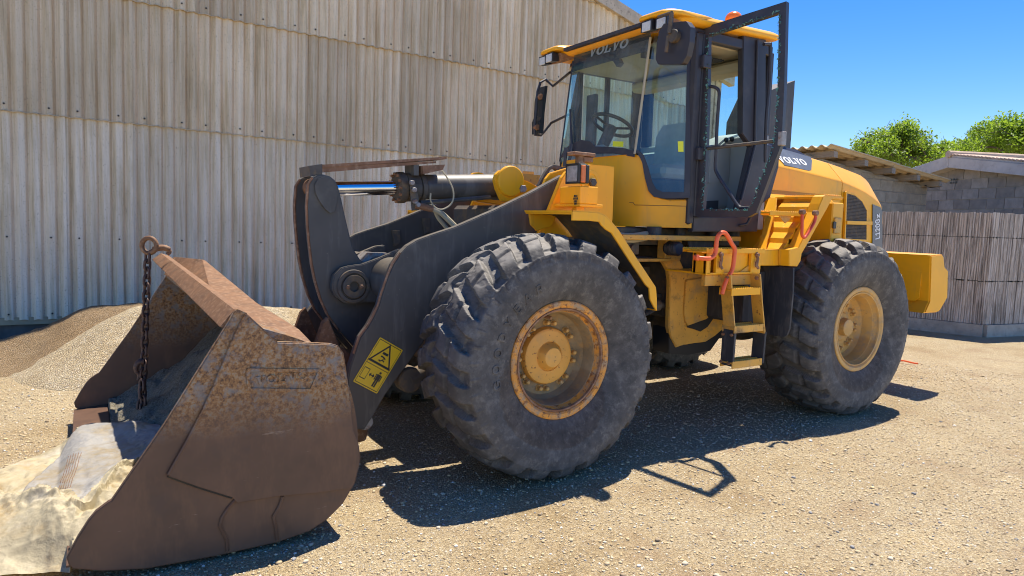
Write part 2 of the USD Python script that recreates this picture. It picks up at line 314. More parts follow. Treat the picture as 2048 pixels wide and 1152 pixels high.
mat('lens_orange', (.85, .20, .02), .18, var=.1, bump=.2, bscale=150.)
mat('lens_orange_dull', (.55, .15, .04), .25, var=.15, bump=.2, bscale=150.)
mat('interior_grey', (.34, .35, .34), .6, var=.08)
mat('interior_dark', (.05, .052, .06), .6, var=.1)
mat('headliner', (.46, .41, .30), .8, var=.08)
mat('seat_fabric', (.42, .38, .30), .85, var=.12, vscale=8., bump=.2, bscale=200.)
mat('label_yellow', (.80, .52, .02), .35, var=.05, spots=[(60., .68, .74, (.3, .2, .03), .6)])
mat('sticker_lime', (.80, .78, .03), .4, var=.04)
mat('label_black', (.02, .02, .02), .4, var=.1)
mat('plate_grey', (.12, .125, .128), .35, var=.08, spots=[(5., .5, .7, (.2, .22, .24), .5)])
mat('letter_white', (.78, .78, .76), .4, var=.04)
mat('letter_pale', (.22, .28, .32), .4, var=.05)
mat('grille_mesh', (.05, .045, .04), .6, var=.2)
mat('hose_grey', (.42, .36, .24), .6, var=.15)
mat('concrete_plinth', (.075, .070, .064), .85, var=.25, vscale=4., spots=[(3., .55, .7, (.16, .15, .13), .5)], bump=.3, bscale=40., bdist=.01)
mat('asbestos_ledge', (.27, .22, .14), .85, var=.25, vscale=5., bump=.3, bscale=40.)
def sheet_streak(n, L, c, src):
    n['e1'] = ('noise_texture', {'scale': 1.0, 'detail': 6.0, 'roughness': .7}); n['em'] = ('mapping', {'scale': (16., 16., .5)}); L += [('g.position', 'em.vector'), ('em.vector', 'e1.vector')]
    n['er'] = ('rgb_ramp', {'ramp': [(.28, (.56, .51, .41)), (.44, (.90, .86, .78)), (.54, (1.0, 1.0, 1.0)), (.70, (1.13, 1.14, 1.15))]}); L.append(('e1.fac', 'er.fac'))
    n['ex'] = ('mix_color', {'blend_type': 'multiply', 'fac': 1.0, 'use_clamp': False}); L += [(c, 'ex.a'), ('er.color', 'ex.b')]
    # thousands of tiny dark lichen specks
    n['e2'] = ('noise_texture', {'scale': 70.0, 'detail': 3.0}); L.append(('g.position', 'e2.vector'))
    n['e3'] = ('map_range', {'from_min': .60, 'from_max': .70, 'to_min': 0.0, 'to_max': .55, 'clamp': True}); L.append(('e2.fac', 'e3.value'))
    n['e4'] = ('mix_color', {'b': (.20, .17, .12)}); L += [('e3.result', 'e4.fac'), ('ex.result', 'e4.a')]
    return 'e4.result'
mat('asbestos_sheet', (.61, .525, .40), .9, var=.10, vscale=1.2, spots=[(2.5, .52, .72, (.36, .29, .17), .6, (2., 2., .35)), (120., .66, .72, (.62, .58, .50), .5)], bump=.35, bscale=110., bdist=.004, rand=.17, extra=sheet_streak)
mat('asbestos_brown', (.56, .455, .315), .9, var=.10, vscale=1.2, spots=[(2.5, .52, .72, (.36, .29, .17), .6, (2., 2., .35)), (120., .66, .72, (.62, .58, .50), .5)], bump=.35, bscale=110., bdist=.004, rand=.17, extra=sheet_streak)
mat('asbestos_cream', (.64, .53, .37), .9, var=.10, vscale=1.2, spots=[(2.5, .52, .72, (.36, .29, .17), .6, (2., 2., .35)), (120., .66, .72, (.62, .58, .50), .5)], bump=.35, bscale=110., bdist=.004, rand=.17, extra=sheet_streak)
mat('asbestos_trim', (.46, .38, .27), .9, var=.2, vscale=5., spots=[(12., .55, .62, (.20, .16, .12), .7)], bump=.5, bscale=40., bdist=.01)
mat('bolt_dark', (.02, .016, .013), .7, var=.3)
mat('block_brown', (.33, .275, .205), .92, var=.18, vscale=6., spots=[(40., .58, .66, (.14, .12, .10), .5)], bump=.5, bscale=70., bdist=.006, rand=.14)
mat('block_grey', (.215, .195, .175), .92, var=.2, vscale=6., spots=[(40., .58, .66, (.10, .09, .085), .5)], bump=.5, bscale=70., bdist=.006, rand=.22)
mat('mortar', (.30, .265, .215), .95, var=.15, bump=.3, bscale=50.)
mat('concrete_beam', (.42, .375, .33), .9, var=.14, vscale=2.5, spots=[(8., .52, .7, (.27, .235, .20), .6)], bump=.3, bscale=60., bdist=.006)
mat('roof_sheet', (.55, .42, .25), .85, var=.12, vscale=3., bump=.3, bscale=60., rand=.05)
mat('roof_tile', (.46, .33, .24), .85, var=.2, vscale=8., rand=.2, bump=.3, bscale=60.)
mat('timber', (.30, .235, .17), .9, var=.2, vscale=6., stretch=(8, 1, 8), bump=.3, bscale=40.)
mat('lath', (.40, .335, .27), .92, var=.45, vscale=1., stretch=(40, 40, 1.2), spots=[(1., .47, .58, (.11, .09, .075), .65, (26., 26., 1.6)), (1., .50, .60, (.52, .47, .42), .8, (34., 34., 2.4)), (1., .56, .62, (.06, .05, .042), .55, (90., 90., 3.))], bump=.5, bscale=3., bdist=.008)
mat('lath_dark', (.06, .05, .045), .95, var=.3)
mat('kerb_concrete', (.33, .285, .23), .92, var=.2, vscale=5., spots=[(60., .60, .66, (.50, .46, .40), .7), (10., .55, .68, (.16, .14, .12), .6)], bump=.5, bscale=60., bdist=.008)
mat('bark', (.13, .10, .075), .9, var=.3, vscale=6., stretch=(1, 1, .25), bump=.6, bscale=30., bdist=.02)
mat('tar', (.02, .02, .022), .5)
for nm, a, b in (('leaf_bright', (.23, .38, .03), (.40, .57, .045)), ('leaf_deep', (.20, .34, .03), (.36, .52, .04)), ('weed_leaf', (.16, .22, .05), (.24, .30, .06))):
    M[nm] = usdkit.material(stage, '/World/Looks/' + nm, {
        'g': ('geometry', {}), 'r': ('rgb_ramp', {'ramp': [(0., tuple(np.array(a) * .55)), (.45, a), (1., tuple(np.array(a) * 1.5))]}),
        'p': ('principled_bsdf', {'roughness': .45}), 't': ('translucent_bsdf', {'color': b}), 'm': ('mix_closure', {'fac': .4})},
        [('g.random_per_island', 'r.fac'), ('r.color', 'p.base_color'), ('p.BSDF', 'm.closure1'), ('t.BSDF', 'm.closure2')], surface='m.closure')
def gravel(name, tint=(1, 1, 1), scale=1.0, dirt=True):
    t = np.array(tint)
    n = {'g': ('geometry', {}), 'p': ('principled_bsdf', {'roughness': .85}),
         'v': ('voronoi_texture', {'scale': 115.0 * scale, 'feature': 'f1'}), 'v2': ('voronoi_texture', {'scale': 210.0 * scale}),
         's': ('separate_color', {}), 's2': ('separate_color', {}),
         'r': ('rgb_ramp', {'ramp': [(0., tuple(np.array((.13, .095, .06)) * t)), (.2, tuple(np.array((.33, .25, .145)) * t)), (.5, tuple(np.array((.48, .37, .215)) * t)), (.75, tuple(np.array((.58, .47, .29)) * t)), (.92, tuple(np.array((.72, .65, .52)) * t)), (1., tuple(np.array((.22, .21, .21)) * t))]}),
         'r2': ('rgb_ramp', {'ramp': [(0., tuple(np.array((.27, .20, .115)) * t)), (.5, tuple(np.array((.47, .365, .215)) * t)), (1., tuple(np.array((.62, .51, .34)) * t))]}),
         'mx': ('mix_color', {'fac': .55}), 'n': ('noise_texture', {'scale': .9, 'detail': 6.0, 'roughness': .6}),
         'nr': ('rgb_ramp', {'ramp': [(.30, (.74, .66, .52)), (.46, (.96, .93, .88)), (.56, (1., 1., 1.)), (.74, (1.16, 1.13, 1.06))]}),
         'mm': ('mix_color', {'blend_type': 'multiply', 'fac': 1.0, 'use_clamp': False}),
         'dn': ('noise_texture', {'scale': 2.6, 'detail': 4.0}), 'dr': ('map_range', {'from_min': .54, 'from_max': .72, 'to_min': 0., 'to_max': .55 if dirt else 0., 'clamp': True}), 'dm': ('mix_color', {'b': (.27, .17, .085)}),
         'ad': ('math', {'math_type': 'multiply_add', 'value2': .45}), 'bp': ('bump', {'strength': .9, 'distance': .012 / scale, 'invert': True})}
    L = [('g.position', 'v.vector'), ('g.position', 'v2.vector'), ('v.color', 's.color'), ('v2.color', 's2.color'), ('s.r', 'r.fac'), ('s2.r', 'r2.fac'), ('r2.color', 'mx.a'), ('r.color', 'mx.b'),
         ('g.position', 'n.vector'), ('n.fac', 'nr.fac'), ('mx.result', 'mm.a'), ('nr.color', 'mm.b'), ('g.position', 'dn.vector'), ('dn.fac', 'dr.value'), ('dr.result', 'dm.fac'), ('mm.result', 'dm.a'), ('dm.result', 'p.base_color'),
         ('v2.distance', 'ad.value1'), ('v.distance', 'ad.value3'), ('ad.value', 'bp.height'), ('bp.normal', 'p.normal')]
    M[name] = usdkit.material(stage, '/World/Looks/' + name, n, L, surface='p.BSDF')
gravel('gravel_ground', (.86, .835, .77))
gravel('gravel_pale', (1.0, 1.0, 1.0), .8, False)
gravel('gravel_brown', (.56, .47, .38), .9, False)
gravel('gravel_grey', (.46, .50, .55), 1.0, False)
for i, c in enumerate(((.48, .37, .22), (.28, .205, .12), (.60, .50, .35), (.26, .25, .24), (.56, .41, .22), (.74, .69, .60))):
    mat(f'pebble_tone_{i}', c, .8, var=.2, vscale=60.)
def sack_cloth(name, base, spots):
    mat(name, base, .55, var=.10, vscale=3., spots=spots, bump=.6, bscale=28., bdist=.012)
    m = M[name]; p = stage.GetPrimAtPath(f'/World/Looks/{name}')
    t = UsdShade.Shader.Define(stage, f'/World/Looks/{name}/tr'); t.CreateIdAttr('cycles_translucent_bsdf')
    x = UsdShade.Shader.Define(stage, f'/World/Looks/{name}/mixc'); x.CreateIdAttr('cycles_mix_closure'); x.CreateInput('fac', Sdf.ValueTypeNames.Float).Set(.28)
    t.CreateInput('color', Sdf.ValueTypeNames.Float3).Set(Gf.Vec3f(*(np.array(base) * [1.05, .95, .7]).tolist()))
    pb = UsdShade.Shader.Get(stage, f'/World/Looks/{name}/p')
    x.CreateInput('closure1', Sdf.ValueTypeNames.Token).ConnectToSource(pb.GetOutput('BSDF'))
    x.CreateInput('closure2', Sdf.ValueTypeNames.Token).ConnectToSource(t.CreateOutput('BSDF', Sdf.ValueTypeNames.Token))
    m.CreateSurfaceOutput('cycles').ConnectToSource(x.CreateOutput('closure', Sdf.ValueTypeNames.Token))
sack_cloth('woven_sack', (.54, .455, .285), [(3.4, .50, .64, (.38, .235, .075), .7), (9., .54, .66, (.27, .215, .15), .55), (2.0, .56, .68, (.60, .55, .46), .7)])
sack_cloth('woven_sack_top', (.40, .375, .335), [(4., .46, .60, (.34, .25, .125), .75), (8., .52, .66, (.30, .295, .30), .6, (1., 3., 1.)), (30., .64, .70, (.2, .18, .15), .4)])
mat('stitch', (.20, .10, .045), .9, var=.3)

# ------------------------------------------------------------------ ground
def ground_z(X, Y):
    P = np.stack([np.asarray(X) * .45, np.asarray(Y) * .45, np.zeros_like(np.asarray(X, float))], -1)
    return (meshkit.fbm(P, 3, 3) - .5) * .03 - .012
xs = np.unique(np.concatenate([np.linspace(-6, 14, 201), np.geomspace(14, 260, 24), -6 - np.geomspace(.2, 120, 22)]))
ys = np.unique(np.concatenate([np.linspace(-6, 6, 121), np.geomspace(6, 260, 24), -6 - np.geomspace(.2, 120, 22)]))
GX, GY = np.meshgrid(xs, ys, indexing='ij')
far = np.clip((np.hypot(GX - 4, GY) - 9) / 6, 0, 1)
tag(obj('ground', grid_mesh(GX, GY, ground_z(GX, GY) * (1 - far) - .012 * far), 'gravel_ground', smooth=True), 'sunlit yard of pale tan gravel under the loader', 'ground', kind='structure')
# loose stones
def stones():
    pts = []
    protos = []
    pi = UsdGeom.PointInstancer.Define(stage, '/World/loose_stones')
    UsdGeom.Scope.Define(stage, '/World/loose_stones/stone_shapes')
    for i in range(6):
        s = trimesh.creation.icosphere(subdivisions=1); v = s.vertices
        v = v * (1 + .5 * (meshkit.noise(v * 1.4 + 9 * i, i)[:, None] - .5)) * np.array([1, .8, .55])
        p = usdkit.mesh(stage, f'/World/loose_stones/stone_shapes/stone_{i}', trimesh.Trimesh(v, s.faces, process=False), M[f'pebble_tone_{i}'], True)
        pi.GetPrototypesRel().AddTarget(p.GetPath())
    R = np.random.default_rng(5); N = 120000
    dist = 1.2 + 8.5 * R.random(N) ** 1.0; ang = YAW + np.radians(R.uniform(-42, 42, N))
    X = CAM[0] + dist * np.sin(ang); Y = CAM[1] + dist * np.cos(ang); keep = (Y < 5) & (R.random(N) < np.clip(dist / 5.5, .25, 1)); X, Y = X[keep], Y[keep]
    n = len(X); sc = np.clip(np.exp(R.normal(-5.5, .42, n)), .0022, .016)
    Z = ground_z(X, Y) + sc * .25
    pi.CreatePositionsAttr(Vt.Vec3fArray.FromNumpy(np.stack([X, Y, Z], 1).astype(np.float32)))
    pi.CreateScalesAttr(Vt.Vec3fArray.FromNumpy(np.repeat(sc[:, None], 3, 1).astype(np.float32)))
    pi.CreateProtoIndicesAttr(Vt.IntArray.FromNumpy(R.choice(6, n, p=[.38, .15, .17, .06, .2, .04]).astype(np.int32)))
    a = R.uniform(0, 2 * PI, n); q = np.zeros((n, 4)); 
    pi.CreateOrientationsAttr([Gf.Quath(float(math.cos(t / 2)), 0, 0, float(math.sin(t / 2))) for t in a])
    tag(pi.GetPrim(), 'loose small tan, white and grey stones strewn over the yard', 'gravel', kind='stuff')
stones()

# ------------------------------------------------------------------ warehouse of corrugated sheets
WD = np.array([.99995, .0096, -.0168]); WD /= np.linalg.norm(WD)
WA = np.array([-3.328, 5.041, 0.]); WU = np.array([0, 0, 1.]) - WD * WD[2]; WU /= np.linalg.norm(WU); WN = np.cross(WD, WU)   # WN points towards the yard
def wall(s, h, o=0.): return WA + np.multiply.outer(np.asarray(s), WD) + np.multiply.outer(np.asarray(h), WU) + np.multiply.outer(np.asarray(o), WN)
RIDGE = 1.2
def verge(s): return 5.67 - .248 * (s - 8.64) if s > RIDGE else 5.67 - .248 * (RIDGE - 8.64) + .248 * (s - RIDGE)
ware = xf('warehouse', label='tall warehouse clad in weathered corrugated fibre-cement sheets behind the loader', cat='warehouse')
PITCH = .1378
def sheet(s0, h0, h1, tilt, off, clip=True):
    s = np.linspace(s0, s0 + .69 + .05, 44); ph = 2 * PI * (s - s0) / PITCH
    prof = .016 * np.sin(ph) + .006 * np.sin(2 * ph + .6)
    top = np.array([min(h1, verge(x) - .05) for x in s]); top = np.maximum(top, h0 + .02)
    o0 = off + .024 + prof; o1 = off + prof
    lift = np.clip((s - s[-1] + .06) / .06, 0, 1) * .016        # side lap rides over the neighbour
    jag = .004 * np.sin(ph * 1.0) + rng.normal(0, .0015, len(s))
    rows = [wall(s, np.full_like(s, h0) + jag, o0 + lift + .006), wall(s, top, o1 + lift + .006), wall(s, top, o1 + lift), wall(s, np.full_like(s, h0) + jag, o0 + lift)]
    v = np.vstack(rows); k = len(s); f = []
    for r in range(4):
        a, b = r * k, ((r + 1) % 4) * k
        for i in range(k - 1): f.append([a + i, a + i + 1, b + i + 1, b + i])
    return tm((v, np.array(f)))
rowsH = [.29, 2.66, 4.11, 5.56, 7.05]
bolts = []
for r in range(4):
    for c_ in range(-5, 18):
        s0 = -1.46 + .69 * c_ + .03 - .69 + .0
        s0 = .61 + .69 * (c_ - 3)
        if s0 < -4.2 or s0 > 11.3 or max(verge(s0), verge(s0 + .69)) - .12 < rowsH[r]: continue
        top = rowsH[r + 1] + .05 if r < 3 else 8.
        obj('sheet', sheet(s0, rowsH[r], top, 0, .028 + .004 * (c_ % 2) + rng.uniform(-.003, .003)), ('asbestos_sheet', 'asbestos_brown', 'asbestos_brown' if (c_ * 7) % 5 < 2 else 'asbestos_cream', 'asbestos_cream')[r], ware, 40)
        for k in (1, 4):
            for h in ([rowsH[r] + .07] + ([1.25] if r == 0 else [])):
                s = s0 + PITCH * (k + .25); p = wall(s, h, .075)
                bolts.append(cyl(p - WN * .0, p + WN * .012, .011, 6))
for r in (1, 2, 3):
    sv_ = np.arange(-4.2, 11.6, .0172)
    sv_ = sv_[[verge(a) - .12 > rowsH[r] for a in sv_]]
    obj('lap_edge', tube(wall(sv_, rowsH[r] - .004 + .003 * np.sin(2 * PI * (sv_ - .61) / PITCH * 1.0), .064 + .016 * np.sin(2 * PI * (sv_ - .61) / PITCH)), .006, 5), 'asbestos_trim', ware)
obj('bolt_head', bolts, 'bolt_dark', ware, kind='stuff')
def wbox(s0, s1, h0, h1, o0, o1):
    return hull([wall(s, h, o) for s in (s0, s1) for h in (h0, h1) for o in (o0, o1)])
obj('plinth', wbox(-5, 11.9, -.6, .235, -.2, .02), 'concrete_plinth', ware)
obj('sill', wbox(-5, 11.9, .235, .32, -.2, .055), 'asbestos_ledge', ware)
for sgn, (s0, s1) in enumerate(((RIDGE, 12.09), (-6.0, RIDGE))):
    p = [wall(s, verge(s) + d, o) for s in (s0, s1) for d in (-.15, .07) for o in (-.02, .12)]
    obj('verge_board', hull(p), 'asbestos_trim', ware)
    q = [wall(s, verge(s) + d, o) for s in (s0, s1) for d in (.02, .06) for o in (-14., -.021)]
    obj('roof', hull(q), 'roof_sheet', ware)
obj('side_wall', wbox(11.72, 11.88, -.6, verge(11.9) - .05, -14., -.03), 'asbestos_trim', ware)
obj('backing_wall', hull([wall(s, h, o) for o in (-.1, -.05) for s, h in ((-5, -.6), (11.7, -.6), (11.7, verge(11.7) - .1), (RIDGE, verge(RIDGE) - .1), (-5, verge(-5) - .1))]), 'asbestos_trim', ware)

# ------------------------------------------------------------------ gravel heaps
def heap(name, crest, slope, label, material, seed, x0, x1, y0, y1):
    xs = np.linspace(x0, x1, 130); ysl = np.linspace(y0, y1, 90); X, Y = np.meshgrid(xs, ysl, indexing='ij')
    cx = np.array(crest); H = np.full(X.shape, -1.)
    for i in range(len(cx) - 1):
        a, b = cx[i], cx[i + 1]; ab = b[:2] - a[:2]; t = np.clip(((X - a[0]) * ab[0] + (Y - a[1]) * ab[1]) / (ab @ ab), 0, 1)
        d_ = np.hypot(X - a[0] - t * ab[0], Y - a[1] - t * ab[1]); h = a[2] + t * (b[2] - a[2]) - slope * (np.sqrt(d_ * d_ + .012) - .11)
        H = np.maximum(H, h)
    P = np.stack([X, Y, 0 * X], -1)
    H = H + (meshkit.fbm(P * 1.7, 4, seed) - .5) * .13 + (meshkit.fbm(P * 14, 3, seed + 5) - .5) * .028
    H = np.where(H < .12, .12 - (.12 - H) * np.exp(-(.12 - H)*0) , H); H = np.maximum(H, -.06)
    return tag(obj(name, grid_mesh(X, Y, H), material, smooth=True), label, 'gravel heap')
heap('gravel_heap', [(-4.6, 3.75, .16), (-3.2, 3.8, .27), (-2.85, 3.85, .36), (-2.45, 3.9, .53), (-2.0, 3.9, .58), (-1.4, 3.9, .5)], .62, 'low brown gravel heap lying against the dark plinth of the warehouse, left', 'gravel_brown', 31, -6, .4, 2.2, 5.0)
heap('gravel_heap', [(-1.98, 3.35, .60), (-1.2, 3.4, .54), (-.6, 3.4, .50), (-.1, 3.5, .42), (.5, 3.5, .3)], .60, 'pale sunlit gravel heap rising behind the rusty bucket', 'gravel_pale', 44, -3.6, 2.0, 1.9, 4.9)

# ------------------------------------------------------------------ block sheds
def depth_point(px, dep):
    v = ray(px, 480); return CAM + v * dep / (v @ _d)
S1 = depth_point(1846, 15.2)[:2]; Y1 = S1[1]; X1 = S1[0]
shed = xf('block_shed', label='low brown block shed under an overhanging corrugated lean-to roof with timber purlins', cat='shed')
va = at(z(14, 240, 345), 'Y', Y1 - .42); vb = at(z(14, 1160, 615), 'Y', Y1 - .42); SL = (vb[2] - va[2]) / (vb[0] - va[0])
def roof1(x): return va[2] + SL * (x - va[0])
XL = va[0] - .5
bh, bl = .235, .47
obj('wall', plate([(XL, -.1), (X1 - .012, -.1), (X1 - .012, roof1(X1) - .16), (XL, roof1(XL) - .16)], Y1 + .012, Y1 + .2), 'mortar', shed)
k = 0
for r in range(16):
    z0 = .1 + r * bh
    if z0 < 1.2: continue
    x = X1 - (bl * .5 if r % 2 else 0)
    if r % 2 and roof1(X1) - .17 > z0 + .05: obj('block', box(X1 - bl * .5 + .012, X1, Y1 + rng.uniform(-.004, .004), Y1 + .15, z0, min(z0 + bh - .014, roof1(X1) - .17), .008), 'block_brown', shed)
    while x - bl > XL:
        t = min(z0 + bh - .014, roof1(x) - .17)
        if t > z0 + .05: obj('block', box(x - bl + .012, x, Y1 + rng.uniform(-.005, .005), Y1 + .15, z0, t, .008), 'block_brown', shed)
        x -= bl
obj('end_wall', box(X1 - .2, X1 - .013, Y1 + .21, Y1 + 5, -.1, roof1(X1) - .2), 'block_brown', shed)
n_c = 30; yv = np.linspace(Y1 - .42, Y1 + 5.4, n_c * 8 + 1); wv = .027 * np.cos(2 * PI * (yv - yv[0]) / .2 )
for seg in range(2):
    xa_, xb_ = ((va[0], (va[0] + vb[0]) / 2 + .1), ((va[0] + vb[0]) / 2, vb[0]))[seg]
    rows = []
    for xx_ in (xa_, xb_):
        for dz in (0., .016): rows.append(np.stack([np.full_like(yv, xx_), yv, roof1(xx_) + wv - .03 + dz + (.012 if seg == 0 else 0)], 1))
    A0, A1, B0, B1 = rows; v = np.vstack([A1, B1, B0, A0]); kk = len(yv); f = []
    for a, b in ((0, 1), (1, 2), (2, 3), (3, 0)):
        for i in range(kk - 1): f.append([a * kk + i, b * kk + i, b * kk + i + 1, a * kk + i + 1])
    f += [[a, a + kk, a + 2 * kk, a + 3 * kk] for a in (0, kk - 1)]
    obj('roof_sheet', tm((v, np.array(f))), 'roof_sheet', shed, 40)
for q in ((270, 395), (505, 462), (715, 525), (905, 585), (1075, 645)):
    p = at(z(14, *q), 'Y', Y1 - .36)
    obj('purlin', hull([(p[0] + dx, yy, roof1(p[0] + dx) - .075 + dz) for dx in (-.06, .06) for yy in (Y1 - .38, Y1 + 1.5) for dz in (0, -.11)]), 'timber', shed)
tag(obj('cable', tube([at(z(14, 960, 655), 'Y', Y1 - .1), at(z(14, 1010, 672), 'Y', Y1 - .15), at(z(14, 1080, 655), 'Y', Y1 - .1)], .012, 6, 6), 'label_black', shed))

S2 = depth_point(1846, 17.0); PH = math.radians(24.0); D2 = -np.array([math.sin(PH), math.cos(PH), 0.]); N2 = np.array([D2[1], -D2[0], 0.])
if N2 @ (CAM - S2) < 0: N2 = -N2
S2 = np.array([S2[0], S2[1], 0.])
gable = xf('gable_shed', label='grey block shed with pale concrete gable beams at the right edge', cat='shed')
def g2(q, o=0.): p = atp(q, S2 + N2 * o, N2); return np.array([(p - S2 - N2 * o) @ D2, p[2]])
def P2(t, h, o): return S2 + D2 * t + np.array([0, 0, h]) + N2 * o
ap_t = g2(z(14, 1143, 440), .3); lf_t = g2(z(14, 890, 525), .3); rt_t = g2(z(14, 1720, 492), .3); ap_b = g2(z(14, 1143, 517), .3); rt_b = g2(z(14, 1720, 582), .3)
th = ap_t[1] - ap_b[1]
sr = (rt_t[1] - ap_t[1]) / (rt_t[0] - ap_t[0]); sl = (ap_t[1] - lf_t[1]) / (ap_t[0] - lf_t[0])
def g_top(t): return ap_t[1] + (sr * (t - ap_t[0]) if t > ap_t[0] else sl * (t - ap_t[0]))
TL, TR = ap_t[0] - 2.6, ap_t[0] + 4.6
for ta, tb in ((TL, ap_t[0] - .004), (ap_t[0] + .004, TR)):
    obj('gable_beam', hull([P2(t, g_top(t) - d, o) for t in (ta, tb) for d in (0, th) for o in (.30, -.05)]), 'concrete_beam', gable)
    obj('eave_slab', hull([P2(t, g_top(t) + d, o) for t in (ta, tb) for d in (.004, .05) for o in (.28, -5.)]), 'concrete_beam', gable)
def p2mesh(poly, o0, o1):
    m = trimesh.creation.extrude_polygon(poly, o1 - o0, engine='earcut'); v = m.vertices
    w = np.array([P2(a, b, o0 + c_) for a, b, c_ in v]); m2 = trimesh.Trimesh(w, m.faces, process=False)
    if m2.volume < 0: m2.invert()
    return m2
inner = sg.Polygon([(TL + .4, -.1), (TR - .4, -.1), (TR - .4, g_top(TR - .4) - .02), (ap_t[0], ap_t[1] - .02), (TL + .4, g_top(TL + .4) - .02)])
obj('wall', p2mesh(inner, -.25, -.012), 'mortar', gable)
vis = affinity.translate(inner.buffer(-.0), 0, -.0)
for r in range(17):
    h0 = .05 + r * bh
    if h0 < 1.2: continue
    t = TL + .4 - (bl / 2 if r % 2 else 0)
    while t < TR - .4:
        g = sg.box(t + .007, h0, t + bl - .007, h0 + bh - .016).intersection(inner)
        if g.area > .01 and g.geom_type == 'Polygon':
            if not (abs(r - 12) < .5 and False): obj('block', p2mesh(g, -.15, rng.uniform(-.005, .004)), 'block_grey', gable)
        t += bl
v0 = g2(z(14, 1178, 622), .02)
obj('vent_brick', [p2mesh(sg.box(v0[0] - .12 + .08 * i, v0[1] - .06 + .07 * j, v0[0] - .07 + .08 * i, v0[1] - .015 + .07 * j), .002, .012) for i in range(3) for j in range(2)], 'label_black', gable)
for i in range(46):                                  # roof tiles seen edge on along the right-hand verge and ridge
    t = ap_t[0] + .02 + i * .1
    obj('roof_tile', hull([P2(t + a, g_top(max(t + a, ap_t[0] + .001)) + .052 + d, o) for a, dd in ((0, .018), (.13, .0)) for d in (dd, dd + .022) for o in (.30, -.5)]), 'roof_tile', gable)
rt_ = [P2(ap_t[0], ap_t[1] + .07, o) for o in (.33, -4.5)]
obj('ridge_tile', cyl(rt_[0], rt_[1], .085, 12), 'roof_tile', gable)

# ------------------------------------------------------------------ lath fence on a concrete kerb
fence = xf('lath_fence', label='weathered grey fence of tightly packed upright laths on a concrete kerb', cat='fence')
FC = at((1964, 673), 'Z', 0.)[:2]; FA = at((1807, 655), 'Z', 0.)[:2]; FB = at((2048, 669.5), 'Z', 0.)[:2]
dA = (FA - FC) / np.linalg.norm(FA - FC); dB = (FB - FC) / np.linalg.norm(FB - FC)
FA = FC + dA * 5.2; FB = FC + dB * 3.2
def run(a, d, L, nrm, k0):
    m = []; t = 0.
    base = .19
    tops = []
    while t < L:
        w = rng.uniform(.026, .046); dpt = rng.uniform(.0, .012); h = 1.93 + rng.normal(0, .006)
        for (h0, h1) in ((base, .86 + rng.normal(0, .004)), (.872 + rng.normal(0, .004), 1.545), (1.552, h)):
            c0 = a + d * t + nrm * (dpt + rng.uniform(0, .004)); c1 = a + d * (t + w - .004)
            p = [np.array([*(q + nrm * o), hh]) for q in (a + d * t, a + d * (t + w - .004)) for o in (dpt - .02, dpt + .004) for hh in (h0, h1)]
            mid = [np.array([*(a + d * (t + w / 2) + nrm * (dpt + .010)), hh]) for hh in (h0, h1)]
            m.append(hull(p + mid))
        t += w
    return m
nA = np.array([-dA[1], dA[0]]); nA = nA if nA @ (CAM[:2] - FC) > 0 else -nA
nB = np.array([-dB[1], dB[0]]); nB = nB if nB @ (CAM[:2] - FC) > 0 else -nB
obj('laths', run(FC, dA, 5.2, nA * 1., 0), 'lath', fence, False, kind='stuff')
obj('laths', run(FC, dB, 3.2, nB * 1., 0), 'lath', fence, False, kind='stuff')
for d, L, nn in ((dA, 5.2, nA), (dB, 3.2, nB)):
    a, b = FC, FC + d * L
    obj('backing_board', hull([[*(q - nn * o), h] for q in (a, b) for o in (.024, .05) for h in (.19, 1.9)]), 'lath_dark', fence)
    obj('kerb', hull([[*(q + nn * o), h] for q in (a + d * (.03 if nn is nB else 0), b) for o in (.05, -.12) for h in (-.1, .185)]), 'kerb_concrete', fence)
    for h in (.866, 1.548):
        m = []; t = .02
        while t < L: 
            m.append(trimesh.creation.box(bounds=[[-.006, -.001, -.012], [.006, .016, .012]])); q = a + d * t
            R_ = np.eye(4); R_[:2, 0] = d; R_[:2, 1] = nn; R_[:3, 3] = [*q, h]; m[-1].apply_transform(R_); t += .075
        obj('wire_ties', m, 'label_black', fence, False, kind='stuff')

